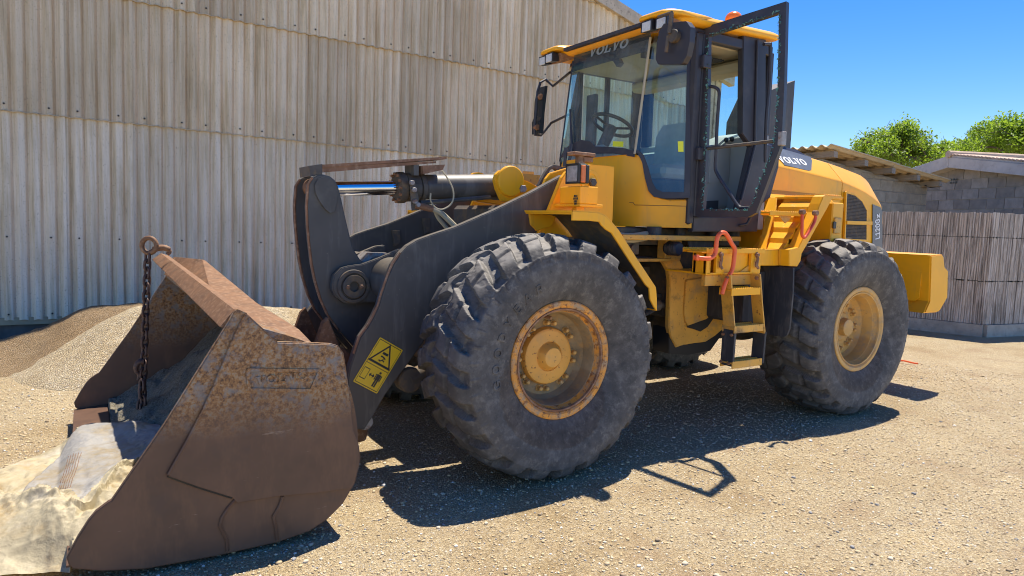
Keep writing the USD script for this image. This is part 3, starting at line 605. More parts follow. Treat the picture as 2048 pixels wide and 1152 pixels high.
# ------------------------------------------------------------------ trees and weeds
def tree(px, dep, top_px, r, label, leaf, seed, squash=.8, lobes=9, n=5200, size=.11, open_=.0):
    R = np.random.default_rng(seed); base = depth_point(px, dep); base[2] = 0
    cz = 1.58 + (478 - top_px) / FPX * dep - r * squash
    t = xf('tree', label=label, cat='tree')
    C0 = np.array([base[0], base[1], cz]); limbs = []
    obj('trunk', tube(spline([base - [0, 0, .2], base + [.1, .1, cz * .4], C0 - [0, 0, r * .3]], 6), np.linspace(.16, .08, 13), 9), 'bark', t)
    cl = []
    for i in range(lobes):
        v = R.normal(size=3); v /= np.linalg.norm(v); v[2] = abs(v[2]) * .9 - .25
        p = C0 + v * r * R.uniform(.40, .95) * np.array([1, 1, squash]); cl.append((p, r * R.uniform(.20, .42)))
        mid = (C0 + p) / 2 + R.normal(0, .06, 3); limbs.append(tube(spline([C0 - [0, 0, r * .45], mid, p, p + v * r * .22], 5), np.linspace(.055, .010, 16), 6))
        for k in range(3): limbs.append(tube([mid * .4 + p * .6, p + R.normal(0, .5, 3) * r * .45], [.016, .006], 5))
    obj('limb', limbs, 'bark', t, kind='stuff')
    V, F = [], []; per = n // lobes
    for p, rr in cl:
        d_ = R.normal(size=(per, 3)); d_ /= np.linalg.norm(d_, axis=1)[:, None]
        rad = rr * R.random(per)[:, None] ** .42 * (1 + .35 * (meshkit.noise(d_ * 2.6 + p, seed)[:, None] - .5) * 2)
        c_ = p + d_ * rad * np.array([1, 1, .85])
        keep = meshkit.noise(c_ * 2.2, seed + 3) > .30 + open_
        c_ = c_[keep]; k = len(c_)
        ax = R.normal(size=(k, 3)) + [0, 0, -.3]; ax /= np.linalg.norm(ax, axis=1)[:, None]; up = R.normal(size=(k, 3)) + [0, 0, .9]
        sd = np.cross(ax, up); sd /= np.linalg.norm(sd, axis=1)[:, None]; nn = np.cross(sd, ax)
        L_ = size * R.uniform(.7, 1.3, (k, 1)); w_ = L_ * .30; i0 = len(V) and sum(map(len, V)) or 0
        V.append(np.stack([c_, c_ + ax * L_ * .5 + sd * w_ + nn * L_ * .08, c_ + ax * L_, c_ + ax * L_ * .5 - sd * w_ + nn * L_ * .08], 1).reshape(-1, 3))
        b_ = i0 + np.arange(k)[:, None] * 4; F.append(np.concatenate([b_ + [0, 1, 2], b_ + [0, 2, 3]], 0))
    obj('crown', trimesh.Trimesh(np.vstack(V), np.vstack(F), process=False), leaf, t, False)
    return t
tree(1782, 27, 252, 2.0, 'open-crowned green tree rising behind the corrugated lean-to roof', 'leaf_deep', 11, .72, 30, 30000, .105, .13)
tree(1890, 29, 268, 1.3, 'smallest bright green tree in the gap between the two shed roofs', 'leaf_bright', 12, .85, 12, 12000, .105, .08)
tree(2040, 26, 188, 2.3, 'largest dense bright green tree behind the grey gable shed, right edge', 'leaf_bright', 13, .9, 24, 34000, .105, .07)
tree(1950, 31, 255, 1.3, 'small dark green tree between the gap and the largest tree', 'leaf_deep', 15, .8, 12, 14000, .105, .04)
for i, (px, py, s, lb) in enumerate(((1991, 668, .09, 'tiny reddish green weed at the kerb under the fence corner'), (2003, 669, .12, 'green weed with yellow tips at the foot of the fence kerb, middle of three'), (2033, 667, .13, 'dry orange weed at the foot of the fence kerb near the right edge'))):
    R = np.random.default_rng(60 + i); b = at((px, py), 'Z', 0.); V = []; F = []
    for k in range(46):
        a = R.uniform(0, 2 * PI); d_ = np.array([math.cos(a), math.sin(a), 0]); o = b + d_ * R.uniform(0, s * .8); L_ = s * R.uniform(.4, .9); sd = np.array([-d_[1], d_[0], 0]) * L_ * .18
        i0 = len(V); V += [o, o + d_ * L_ * .4 + sd + [0, 0, L_ * .5], o + d_ * L_ * .9 + [0, 0, L_ * .7], o + d_ * L_ * .4 - sd + [0, 0, L_ * .5]]; F += [[i0, i0 + 1, i0 + 2], [i0, i0 + 2, i0 + 3]]
    tag(obj('weed', trimesh.Trimesh(np.array(V), np.array(F), process=False), 'weed_leaf', smooth=False), lb, 'weed')
p0, p1 = at((1796, 722), 'Z', .012), at((1836, 727), 'Z', .012)
tag(obj('plastic_strip', tube(spline([p0, p0 * .6 + p1 * .4 + [0, .03, .01], p0 * .3 + p1 * .7 - [0, .02, 0], p1], 5), .010, 6), 'orange_tube'), 'thin orange plastic strip lying on the gravel behind the rear wheel', 'strip')

# ------------------------------------------------------------------ the wheel loader
LD = xf('wheel_loader', label='large yellow wheel loader with rusty bucket on the gravel and cab door open', cat='wheel loader')
HUB = .74
TP = np.array([(-.225, .352), (-.262, .385), (-.298, .45), (-.322, .53), (-.330, .60), (-.322, .665), (-.300, .715), (-.268, .752), (-.20, .772), (-.10, .785), (0, .79)])
TP = TP * [.955, 1]; TP[3:, 1] = .45 + (TP[3:, 1] - .45) * .962
TP = np.vstack([TP, (TP[:-1] * [-1, 1])[::-1]])
TS = spline(TP, 7)
def resample(p, n_side, n_tread):
    d_ = np.r_[0, np.cumsum(np.hypot(*np.diff(p, axis=0).T))]; L = d_[-1]; k = np.interp
    a = np.argmax(p[:, 1] > .665); b = len(p) - 1 - np.argmax(p[::-1, 1] > .665)
    s = np.r_[np.linspace(0, d_[a], n_side, endpoint=False), np.linspace(d_[a], d_[b], n_tread, endpoint=False), np.linspace(d_[b], L, n_side)]
    return np.stack([k(s, d_, p[:, 0]), k(s, d_, p[:, 1])], 1)
TS = resample(TS, 18, 96)
def sstep(x, a, b): t = np.clip((x - a) / (b - a), 0, 1); return t * t * (3 - 2 * t)
def side_y(r): return np.interp(r, TS[:len(TS) // 2, 1], TS[:len(TS) // 2, 0])
def make_tyre(phase, seed):
    NT = 660; th = np.linspace(0, 2 * PI, NT, endpoint=False); y, r = TS[:, 0], TS[:, 1]
    Th, Y = np.meshgrid(th, y, indexing='ij'); _, R_ = np.meshgrid(th, r, indexing='ij')
    nrm = np.gradient(TS, axis=0); nrm = np.stack([-nrm[:, 1], nrm[:, 0]], 1); nrm /= np.linalg.norm(nrm, axis=1)[:, None]
    side = np.sign(Y + 1e-9); N = 22; a = np.abs(Y) / .3
    ph = (Th + phase) * N / (2 * PI) + np.where(side > 0, .5, 0.) - .62 * a ** 1.25 + .04 * np.sin(Th * 5 + seed)
    fr = np.abs((ph % 1.0) - .5) * 2                                   # 0 in the middle of a lug, 1 in the middle of a gap
    width = .60 - .08 * a
    gap = sstep(fr, width, width + .07)
    tread = sstep(R_, .672, .712)
    centre = 1 - sstep(np.abs(Y + .03 * np.sin(Th * N)), .016, .034)
    lugcut = sstep(1 - np.abs(((ph * 1.0) % 1.0) - .5) * 2, .2, .3) * (1 - sstep(np.abs(a - .55), .03, .07)) * .45
    g = np.maximum(gap * (1 - .45 * (1 - sstep(a, .05, .3))), centre * .55)
    g = np.maximum(g, lugcut) * tread
    P3 = np.stack([R_ * np.cos(Th), Y, R_ * np.sin(Th)], -1)
    wear = (meshkit.fbm(P3 * 7, 4, seed) - .5) * .007 + (meshkit.fbm(P3 * 26, 3, seed + 3) - .5) * .0035 - .004 * sstep(meshkit.fbm(P3 * 13, 3, seed + 6), .60, .70) * tread
    h = -.046 * g + wear * (.35 + .65 * tread) + .004 * sstep(np.abs(R_ - .665), .012, .004) * (1 - tread)
    h += .005 * (sstep(np.abs(R_ - .42), .008, .003)) + .004 * sstep(np.abs(R_ - .62), .008, .003) - .004 * sstep(np.abs(R_ - .455), .010, .004) + .003 * sstep(np.abs(np.mod(Th * 44 / (2 * PI), 1) - .5), .12, .05) * sstep(np.abs(R_ - .655), .03, .02)
    R2 = R_ + nrm[None, :, 1] * h * np.sign(1); Y2 = Y + nrm[None, :, 0] * h
    X = R2 * np.cos(Th); Z = R2 * np.sin(Th)
    sq = np.clip((-Z - .60) / .17, 0, 1) ** 2; Y2 = Y2 * (1 + .05 * sq); Z = np.maximum(Z, -HUB + .002 * 0)
    v = np.stack([X, Y2, Z], -1); k = len(y); i = np.arange(NT)[:, None] * k + np.arange(k - 1)[None]; j = (np.arange(NT)[:, None] + 1) % NT * k + np.arange(k - 1)[None]
    f = np.stack([i, i + 1, j + 1, j], -1).reshape(-1, 4)
    m = tm((v.reshape(-1, 3), f))
    if m.volume < 0: m.invert()
    return m
def arc_word(word, r, a0, step, h):
    out = []
    for i, ch in enumerate(word):
        a = a0 - step * i; rad = np.array([math.cos(a), 0, math.sin(a)]); tan = np.array([math.sin(a), 0, -math.cos(a)])
        m = meshkit.text_mesh(ch, h, .004, True); w = m.vertices[:, 0].max(); v = m.vertices.copy(); v[:, 0] -= w / 2; v[:, 1] -= h / 2
        rr = r + v[:, 1]; p = rad * rr[:, None] + tan * v[:, :1]; y = side_y(np.hypot(p[:, 0], p[:, 2])) - .0032 - v[:, 2] * .75 + .002
        p[:, 1] = y; t_ = trimesh.Trimesh(p, m.faces, process=False); out.append(t_)
    return cat(out)
def wheel(name, loc, rz, front, phase, seed, nuts=True, label=None):
    w = xf(name, LD, loc, rz)
    obj('tyre', make_tyre(phase, seed), 'tyre_rubber', w, True)
    rp = [(-.205, .350), (-.225, .366), (-.238, .372), (-.246, .370), (-.250, .362), (-.250, .340), (-.243, .328), (-.232, .322), (-.228, .312), (-.205, .302), (-.192, .297)]
    obj('rim', revY(rp, n=96), 'rim_paint' if front else 'rear_rim', w, 25)
    obj('rim_barrel', revY([(-.194, .299), (-.19, .294), (-.16, .286), (-.10, .278), (-.075, .262), (-.045, .235)], n=96), 'rim_dust' if front else 'rear_rim', w, 25)
    obj('lock_ring', revY([(-.236, .327), (-.245, .322), (-.243, .312), (-.230, .308)], n=96), 'rusty_edge' if front else 'rear_rim', w, 25)
    obj('wheel_disc', revY([(-.062, .266), (-.066, .24), (-.062, .17), (-.064, .0)], n=72), 'rim_dust' if front else 'rear_rim', w, 40)
    if front:
        hb = [(-.05, .186), (-.085, .184), (-.102, .176), (-.108, .160), (-.112, .10), (-.112, .096), (-.106, .092), (-.112, .087), (-.120, .082), (-.148, .068), (-.156, .060), (-.157, .0)]
    else:
        hb = [(-.05, .13), (-.075, .128), (-.085, .118), (-.088, .085), (-.09, .08), (-.145, .075), (-.15, .066), (-.151, .0)]
    obj('hub', revY(hb, n=72), 'hub_paint' if front else 'rear_rim', w, 30)
    nr = .213 if front else .192
    for i in range(16):
        a = 2 * PI * (i + .18 * (1 if i % 2 else -1)) / 16 + .1
        c_ = np.array([nr * math.cos(a), 0, nr * math.sin(a)])
        obj('wheel_nut', cat([cyl(c_ + [0, -.06, 0], c_ + [0, -.074, 0], .021, 12), tube([c_ + [0, -.07, 0], c_ + [0, -.098, 0], c_ + [0, -.104, 0], c_ + [0, -.106, 0]], [.0165, .0155, .011, .004], 6)]), 'rear_rim', w, 25)
    v_ = np.array([-.02, 0, .255]); obj('valve', cyl(v_ + [0, -.06, 0], v_ + [.02, -.12, -.01], .012, 8), 'rusty_edge', w)
    if front and rz == 0:
        for i, ch in enumerate('GOODYEAR'): obj('sidewall_letter', arc_word(ch, .505, PI * 1.06 - .185 * i, .185, .056), 'tyre_rubber', w, False)
    return w
WY = 1.03
wheel('wheel', (0, -WY, HUB), 0, True, .1, 3)
wheel('wheel', (3.2, -WY, HUB), 0, False, .23, 5)
wheel('wheel', (0, WY, HUB), 180, True, .37, 7)
wheel('wheel', (3.2, WY, HUB), 180, False, .05, 9)
for x in (0, 3.2):
    obj('axle', [cyl((x, -.82, HUB), (x, .82, HUB), .13, 24), tm(trimesh.creation.icosphere(3, .30)).apply_scale([1, 1.1, 1]).apply_translation([x, 0, HUB])], 'dirty_metal', LD)

# --- bucket
BK = xf('bucket', LD); BY = 1.35
out = [(215, 1095), (222, 1118), (238, 1131), (330, 1138), (470, 1132), (700, 1090), (900, 1045), (1000, 1010), (1060, 970), (1110, 920), (1150, 850), (1168, 770), (1160, 720), (1145, 680), (1138, 600), (1120, 480), (1112, 430), (1095, 408), (1072, 401), (1010, 398), (900, 395), (885, 383), (850, 350), (795, 300), (770, 289), (757, 298), (740, 330), (640, 490), (530, 665), (360, 910), (350, 915), (310, 945), (285, 975), (250, 1030)]
side = np.array(xz(1, out, -BY)); lo = side[:, 1].min(); side[:, 1] = np.where(side[:, 1] < .3, side[:, 1] - (lo - .008) * (.3 - side[:, 1]) / .3, side[:, 1])
sideP = sg.Polygon(side)
for y0 in (-BY, BY - .032):
    obj('side_plate', plate(sideP, y0, y0 + .032, .004), 'bucket_steel', BK)
rs = xz(1, [(800, 312), (750, 400), (685, 560), (545, 828), (640, 862), (752, 897), (768, 915), (900, 893), (1030, 882), (1140, 866), (1163, 790), (1158, 722), (1142, 680), (1134, 600), (1117, 480), (1108, 432), (1092, 411), (1070, 405), (1005, 402), (898, 399), (880, 386), (848, 354)], -BY - .012)
obj('wear_plate', plate(rs, -BY - .014, -BY - .0005, .006), 'bucket_steel', BK)
wl = [np.array([a, -BY - .008, b]) for a, b in xz(1, [(800, 308), (765, 370), (690, 550), (620, 690), (545, 825)], -BY - .012)]
obj('weld_seam', tube(spline(wl, 10), .009, 8), 'bucket_steel', BK)
wl = [np.array([a, -BY - .002, b]) for a, b in xz(1, [(545, 829), (640, 864), (752, 899)], -BY - .012)]
obj('weld_seam', tube(spline(wl, 6), .009, 8), 'grease', BK)
for pts in ([(765, 903), (740, 930), (718, 965), (712, 990), (735, 1035), (737, 1072)], [(915, 895), (905, 925), (885, 960), (893, 995), (898, 1035)]):
    wl = [np.array([a, -BY - .002, b]) for a, b in xz(1, pts, -BY - .006)]
    obj('weld_seam', tube(wl, .008, 6), 'bucket_steel', BK)
nb = sg.Polygon(xz(1, [(805, 487), (1030, 490), (1005, 548), (808, 546)], -BY - .014))
obj('name_boss', plate(nb.buffer(.012, join_style=1).difference(nb.buffer(-.004)), -BY - .020, -BY - .0135, .003), 'bucket_steel', BK)
g_, wd = slab_word(.05); o_ = at(z(1, 826, 535), 'Y', -BY - .0145)
g_ = affinity.scale(g_, .23 / wd, 1, origin=(0, 0)) if False else g_
obj('name_lettering', put_poly(affinity.scale(g_, .245 / wd * 1.0, .8, origin=(0, 0)), o_ + [0, -.0, 0], [1, 0, .02], [0, 0, 1], .004), 'bucket_steel', BK)
shell = [(-2.40, .088), (-2.30, .072), (-2.0, .045), (-1.7, .038), (-1.56, .055), (-1.44, .12), (-1.36, .24), (-1.33, .40), (-1.345, .60), (-1.40, .78), (-1.50, .905), (-1.64, .985), (-1.93, 1.085)]
sh = sg.LineString([tuple(p) for p in spline([(a, b) for a, b in shell], 5)]).buffer(.016, cap_style=2)
obj('shell', plate(sh, -BY + .033, BY - .033, 0), 'bucket_steel', BK, 40)
obj('cutting_edge', hull([(x, y, z_) for y in (-BY + .034, BY - .034) for x, z_ in ((-2.575, .086), (-2.575, .094), (-2.36, .112), (-2.36, .090))]), 'bucket_steel', BK)
ra = at(z(12, 628, 436), 'Y', -BY + .03); rb = at(z(12, 224, 127), 'Y', 1.28)
la = at(z(12, 548, 532), 'Y', -BY + .03); lb_ = at(z(12, 176, 162), 'Y', 1.28)
obj('spill_rail', hull([p + o for p in (ra, la, rb, lb_) for o in ([0, 0, 0], [.055, 0, -.02])]), 'bucket_rust', BK)
gp = [at(z(1, 1000, 397), 'Y', -1.315), at(z(1, 955, 350), 'Y', -1.05), at(z(1, 820, 265), 'Y', -.45), at(z(1, 655, 128), 'Y', .85), at(z(1, 562, 119), 'Y', 1.25)]
gb = [np.array([-1.62, -1.315, .96]), np.array([-1.83, -1.05, 1.06]), np.array([-1.86, -.45, 1.07]), np.array([-1.93, .85, 1.09]), np.array([-1.96, 1.25, 1.10])]
gv = []
obj('spill_guard', [hull([gp[i], gp[i + 1], gb[i], gb[i + 1]] + [q + np.array([.018, 0, -.006]) for q in (gp[i], gp[i + 1], gb[i], gb[i + 1])]) for i in range(4)], 'bucket_rust', BK)
for y in (-.53, -.40, .37, .50):
    obj('hinge_lug', plate(rounded([(-1.42, .15), (-1.30, .12), (-.98, .16), (-.95, .30), (-1.05, .36), (-1.37, .62), (-1.42, .5)], .02), y, y + .04), 'bucket_rust', BK)
for y in (-.3, .22):
    obj('hinge_lug', plate(xz(17, [(180, 330), (240, 320), (295, 160), (335, 120), (420, 330), (560, 440), (580, 600), (400, 700), (200, 600)], -.2), y, y + .05), 'bucket_rust', BK)

# --- lift arms
AY = -.62
arm = [(1128, 138), (1000, 208), (850, 280), (700, 345), (600, 378), (548, 397), (510, 420), (478, 452), (450, 495), (428, 545), (408, 605), (392, 660), (372, 702), (350, 742), (318, 785), (296, 850), (278, 905), (268, 960), (275, 1030), (285, 1110), (300, 1150), (335, 1152), (365, 1105), (420, 1010), (525, 868), (580, 790), (680, 660), (800, 540), (940, 430), (1040, 360), (1120, 260)]
armP = sg.Polygon(xz(2, arm, AY)).buffer(.012).buffer(-.012)
obj('lift_arm', plate(armP, AY, AY + .07, .006), 'dark_paint', LD)
obj('lift_arm', plate(armP, .55, .62, .006), 'dark_paint', LD)
for pts in ([(790, 210), (818, 205)],):
    pass
for a, b in ((525, 620), (470, 800)):
    pass
for q in ((625, 530), (812, 455)):
    p = at(z(8, *q), 'Y', .54); obj('hose_clip', hull([(p[0] + dx, y, p[2] - dz) for dx, dz in ((-.03, 0), (.03, .0), (.035, .10), (-.01, .13)) for y in (.515, .548)]), 'dirty_metal', LD)
obj('edge_rust', tube([np.array([a, AY + .012, b]) for a, b in xz(2, [(480, 449), (450, 493), (427, 546), (406, 606), (390, 661), (371, 702), (349, 742), (317, 785), (295, 850)], AY)], .0085, 6), 'rusty_edge', LD)
bp = at((715, 868), 'Y', AY); obj('bucket_pin', cyl((bp[0] + .06, -.60, bp[2] + .06), (bp[0] + .06, .60, bp[2] + .06), .05), 'steel_worn', LD)
obj('cross_tube', cyl((-.72, -.56, 1.17), (-.72, .56, 1.17), .15, 36), 'dark_paint', LD)
# warning label stuck on the near arm
sq = [z(17, *q) for q in ((768, 284), (944, 386), (745, 724), (560, 624))]
L4 = [at(q, 'Y', AY - .0015) for q in sq]; e1 = L4[1] - L4[0]; e2 = L4[3] - L4[0]; W_, H_ = np.linalg.norm(e1), np.linalg.norm(e2); e1 /= W_; e2 = e2 / H_
def lab(u, v, d=0.): return L4[0] + e1 * u * W_ + e2 * v * H_ + np.array([0, -d, 0])
def labpoly(poly, depth=.0012, off=.0012):
    g = affinity.scale(poly, W_, H_, origin=(0, 0)); o = L4[0] + [0, -off, 0]; out = []
    for k in getattr(g, 'geoms', [g]):
        m = trimesh.creation.extrude_polygon(k, depth, engine='earcut'); v = m.vertices
        w = o + v[:, :1] * e1 + v[:, 1:2] * e2 - v[:, 2:] * np.array([0, 1., 0]); q = trimesh.Trimesh(w, m.faces, process=False)
        if q.volume < 0: q.invert()
        out.append(q)
    return cat(out)
lbl = obj('warning_label', labpoly(sg.box(0, 0, 1, 1).buffer(-.03).buffer(.03), .0012, .0004), 'label_yellow', LD)
def line(pts, w): return sg.LineString(pts).buffer(w, cap_style=1)
frm = sg.box(.045, .03, .955, .97); ring = frm.boundary.buffer(.007)
tri = sg.Polygon([(.50, .09), (.86, .45), (.14, .45)]); triR = tri.buffer(.045, join_style=2).difference(tri.buffer(-.0))
man = ops.unary_union([affinity.scale(sg.Point(.72, .615).buffer(.032), 1.35, .75), sg.box(.645, .65, .80, .775), sg.box(.60, .655, .635, .785), sg.box(.81, .655, .845, .785), sg.box(.655, .775, .715, .92), sg.box(.73, .775, .79, .92)])
arr = ops.unary_union([sg.Polygon([(.36, .73), (.43, .685), (.43, .775)]), sg.Polygon([(.58, .73), (.51, .685), (.51, .775)]), sg.box(.42, .718, .52, .742)])
rec = sg.box(.10, .64, .31, .86).boundary.buffer(.008)
fall = ops.unary_union([sg.box(.40, .215, .62, .265), line([(.44, .31), (.55, .32), (.52, .37), (.60, .39)], .014), line([(.52, .37), (.46, .41), (.40, .40)], .014), line([(.55, .32), (.60, .34)], .014), sg.Point(.42, .315).buffer(.02)])
obj('label_symbols', labpoly(ops.unary_union([ring, line([(.045, .54), (.955, .54)], .006), triR, man, arr, rec, fall])), 'label_black', lbl, False)

# --- bell crank lever, tilt cylinder, brackets
bell = [(108, 330), (98, 270), (92, 235), (100, 205), (125, 188), (170, 183), (215, 190), (250, 215), (270, 250), (285, 320), (310, 430), (335, 530), (360, 640), (405, 712), (520, 800), (560, 900), (520, 1010), (500, 1160), (450, 1290), (420, 1330), (360, 1270), (280, 1160), (215, 1070), (165, 970), (130, 860), (105, 740), (90, 600), (80, 480), (78, 380)]
bl8 = [(105, 300)] ; bell = [(80, 300), (85, 245), (110, 205), (140, 188), (175, 183), (220, 195), (252, 222), (270, 260), (290, 340), (312, 440), (335, 540), (362, 645), (405, 712), (520, 800), (560, 900), (540, 1010), (520, 1160), (470, 1290), (420, 1320), (350, 1240), (272, 1150), (205, 1060), (160, 960), (125, 840), (105, 740), (88, 600), (78, 480), (75, 380)]
bellP = sg.Polygon(xz(8, bell, -.2)).buffer(.01).buffer(-.01)
obj('bell_crank_plate', plate(bellP, -.2, -.14, .006), 'dark_paint', LD)
obj('bell_crank_plate', plate(bellP, .10, .16, .006), 'dark_paint', LD)
for pts, yy in ((bell[20:] + bell[:3], -.2),):
    e = [np.array([a, yy + .008, b]) for a, b in xz(8, pts, yy)]; obj('edge_rust', tube(e, .009, 6), 'rusty_edge', LD)
e = [np.array([a + (0), .104, b]) for a, b in xz(8, bell[20:] + bell[:3], -.2)]; obj('edge_rust', tube(e, .009, 6), 'rusty_edge', LD)
pin = at(z(8, 185, 260), 'Y', -.2)
tear = xz(8, [(120, 250), (140, 212), (185, 198), (235, 215), (258, 260), (262, 340), (245, 415), (215, 425), (185, 400), (150, 350), (125, 300)], -.2)
obj('pin_cover', plate(rounded(tear, .01), -.212, -.1995, .005), 'dark_paint', LD)
obj('lever_pin', cyl((pin[0], -.2, pin[2]), (pin[0], .2, pin[2]), .062, 28), 'rusty_edge', LD)
piv = at(z(8, 372, 880), 'Y', -.25)
brk = [(232, 870), (245, 810), (290, 765), (340, 752), (420, 742), (520, 705), (650, 650), (720, 640), (700, 800), (640, 960), (560, 985), (440, 980), (380, 993), (310, 985), (255, 945), (235, 905)]
obj('pivot_bracket', plate(rounded(xz(8, brk, -.27), .012), -.27, -.215, .006), 'dark_paint', LD)
obj('pivot_bracket', plate(rounded(xz(8, brk, -.27), .012), .175, .23, .006), 'dark_paint', LD)
pc = at(z(8, 362, 880), 'Y', -.27)
obj('pivot_pin', [revY([(-.27, .112), (-.288, .108), (-.288, .088), (-.276, .084), (-.276, .078), (-.296, .076), (-.298, .070), (-.298, .034), (-.26, .032), (-.26, .0)], pc[0], pc[2], 40)], 'dirty_metal', LD, 25)
for dx in (-.045, .045): obj('pin_bolt', cyl((pc[0] + dx, -.296, pc[2]), (pc[0] + dx, -.310, pc[2]), .014, 6), 'rusty_edge', LD)
# tilt link behind the lever to the bucket, cast saddle on the cross tube
obj('saddle', [hull([(x, y, z_) for y in (-.10, .08) for x, z_ in ((-.98, 1.02), (-.93, 1.22), (-.80, 1.34), (-.62, 1.33), (-.58, 1.1))])], 'steel_worn', LD)
c0 = at(z(8, 285, 272), 'Y', -.02); c1 = at(z(8, 640, 262), 'Y', -.02); c2 = at(z(8, 1240, 255), 'Y', -.02)
ax_ = (c2 - c0) / np.linalg.norm(c2 - c0); L1, L2 = np.linalg.norm(c1 - c0), np.linalg.norm(c2 - c0)
k8 = np.linalg.norm(at(z(8, 450, 225), 'Y', -.02) - at(z(8, 450, 318), 'Y', -.02)) / 2
k9 = np.linalg.norm(at(z(8, 1080, 175), 'Y', -.02) - at(z(8, 1080, 325), 'Y', -.02)) / 2
CYL = xf('tilt_cylinder', LD)
obj('piston_rod', cyl(c0 - ax_ * .12, c0 + ax_ * (L1 + .05), k8 * .97, 40), 'chrome', CYL)
obj('barrel', cyl(c0 + ax_ * L1, c0 + ax_ * L2, k9, 48), 'dark_paint', CYL)
g0 = c0 + ax_ * (L1 - .01); obj('gland', [cyl(g0, g0 + ax_ * .055, k9 * 1.22, 40), cyl(g0 + ax_ * .06, g0 + ax_ * .16, k9 * 1.12, 40), cyl(g0 + ax_ * .165, g0 + ax_ * .20, k9 * 1.2, 40)], 'dirty_metal', CYL)
u_, w_ = frame_of(ax_)
for i in range(12):
    a = 2 * PI * i / 12; q = g0 + (u_ * math.cos(a) + w_ * math.sin(a)) * k9 * 1.08; obj('gland_bolt', cyl(q - ax_ * .018, q + ax_ * .004, .012, 6), 'rusty_edge', CYL)
obj('pressure_pipe', [tube([at(z(8, *q), 'Y', -.11) for q in ((780, 360), (900, 352), (1090, 335), (1215, 325))], .017, 10)], 'dark_paint', CYL)
obj('valve_block', [hull([at(z(8, *q), 'Y', y) for q in ((712, 215), (745, 220), (770, 330), (775, 405), (725, 410), (722, 340)) for y in (-.155, -.09)])], 'dirty_metal', CYL)
for q in ((722, 235), (737, 280), (742, 352), (760, 372)): p = at(z(8, *q), 'Y', -.155); obj('fitting', cyl(p, p + [0, -.03, 0], .018, 8), 'steel_worn', CYL)
obj('eye', [revY([(-.13, .0), (-.13, .10), (-.12, .11), (.09, .11), (.10, .10), (.10, 0)], (c2 + ax_ * .07)[0], (c2 + ax_ * .07)[2], 32)], 'dark_paint', CYL)
hb0 = [np.array([*at(z(8, *q), 'Y', -.16)]) for q in ((750, 375), (800, 385), (855, 398), (910, 425), (960, 470), (990, 500), (1050, 560))]
obj('hydraulic_hose', tube(spline(hb0, 6), .020, 10), 'hose_grey', LD)
obj('hose_sleeve', tube(spline(hb0[:3], 8), .025, 10), 'rusty_edge', LD)
hb1 = [at(z(8, *q), 'Y', -.02) for q in ((870, 400), (890, 450), (930, 500), (980, 560))]
obj('hydraulic_hose', tube(spline(hb1, 6), .016, 8), 'hose_grey', LD)
obj('hydraulic_hose', tube(spline([at(z(8, *q), 'Y', -.17) for q in ((915, 158), (945, 200), (978, 260), (988, 320), (970, 370), (920, 400), (875, 390), (845, 345), (845, 300))], 6), .006, 6), 'hose_grey', LD)
gd = [at(z(8, *q), 'Y', -.13) for q in ((165, 122), (945, 72), (945, 88), (165, 172))]
obj('rod_guard', [hull([p + np.array([0, o, 0]) for p in (gd[0], gd[1], gd[2] , at(z(8, 165, 140), 'Y', -.13)) for o in (0, .2)]), hull([p + np.array([0, o, 0]) for p in (at(z(8, 165, 138), 'Y', -.13), at(z(8, 880, 100), 'Y', -.13), at(z(8, 880, 112), 'Y', -.13), at(z(8, 165, 172), 'Y', -.13)) for o in (.004, .016)])], 'rusty_edge', LD)
gb_ = [at(z(8, *q), 'Y', -.16) for q in ((88, 130), (170, 118), (170, 185), (95, 195))]
obj('guard_bracket', hull([p + np.array([0, o, 0]) for p in gb_ for o in (0, .24)]), 'dirty_metal', LD)
obj('guard_bracket', hull([p + np.array([0, o, 0]) for p in [at(z(8, *q), 'Y', -.12) for q in ((740, 118), (772, 118), (772, 190), (742, 190))] for o in (0, .16)]), 'dark_paint', LD)
obj('guard_slide', hull([p + np.array([0, o, 0]) for p in [at(z(8, *q), 'Y', -.15) for q in ((795, 128), (935, 122), (920, 155), (800, 182))] for o in (0, .2)]), 'rusty_edge', LD)

# --- front frame tower and cylinder mount
tw = [(575, 1015), (690, 755), (835, 395), (880, 335), (1000, 298), (1140, 258), (1382, 280), (1365, 830), (1330, 1010)]
towP = sg.Polygon(xz(6, tw, -.66)).buffer(.01).buffer(-.01)
for y in (-.69, -.50, .46, .65):
    obj('tower_plate', plate(towP, y, y + .04, .005), 'yellow_paint', LD)
obj('arm_pin', [revY([(-.69, .085), (-.70, .082), (-.702, .06), (-.698, .055), (-.698, .0)], *at(z(6, 1150, 440), 'Y', -.69)[[0, 2]], 36)], 'yellow_paint', LD)
ap = at(z(6, 1158, 445), 'Y', -.69); obj('grease_plug', cyl((ap[0], -.70, ap[2]), (ap[0], -.73, ap[2]), .03, 6), 'dark_paint', LD)
mt = [(160, 420), (175, 360), (215, 318), (265, 310), (310, 322), (380, 365), (420, 395), (520, 440), (610, 490), (680, 560), (640, 700), (240, 640), (185, 520)]
for y in (-.24, .16):
    obj('cylinder_mount', plate(rounded(xz(6, mt, -.24), .008), y, y + .05, .006), 'yellow_paint', LD)
mc = at(z(6, 312, 432), 'Y', -.24); obj('mount_pin', [revY([(-.24, .115), (-.262, .113), (-.268, .106), (-.268, 0)], mc[0], mc[2], 40)], 'yellow_paint', LD, 25)
mb = at(z(6, 425, 512), 'Y', -.24); obj('pin_bolt', cyl((mb[0], -.24, mb[2]), (mb[0], -.285, mb[2]), .03, 6), 'steel_worn', LD)
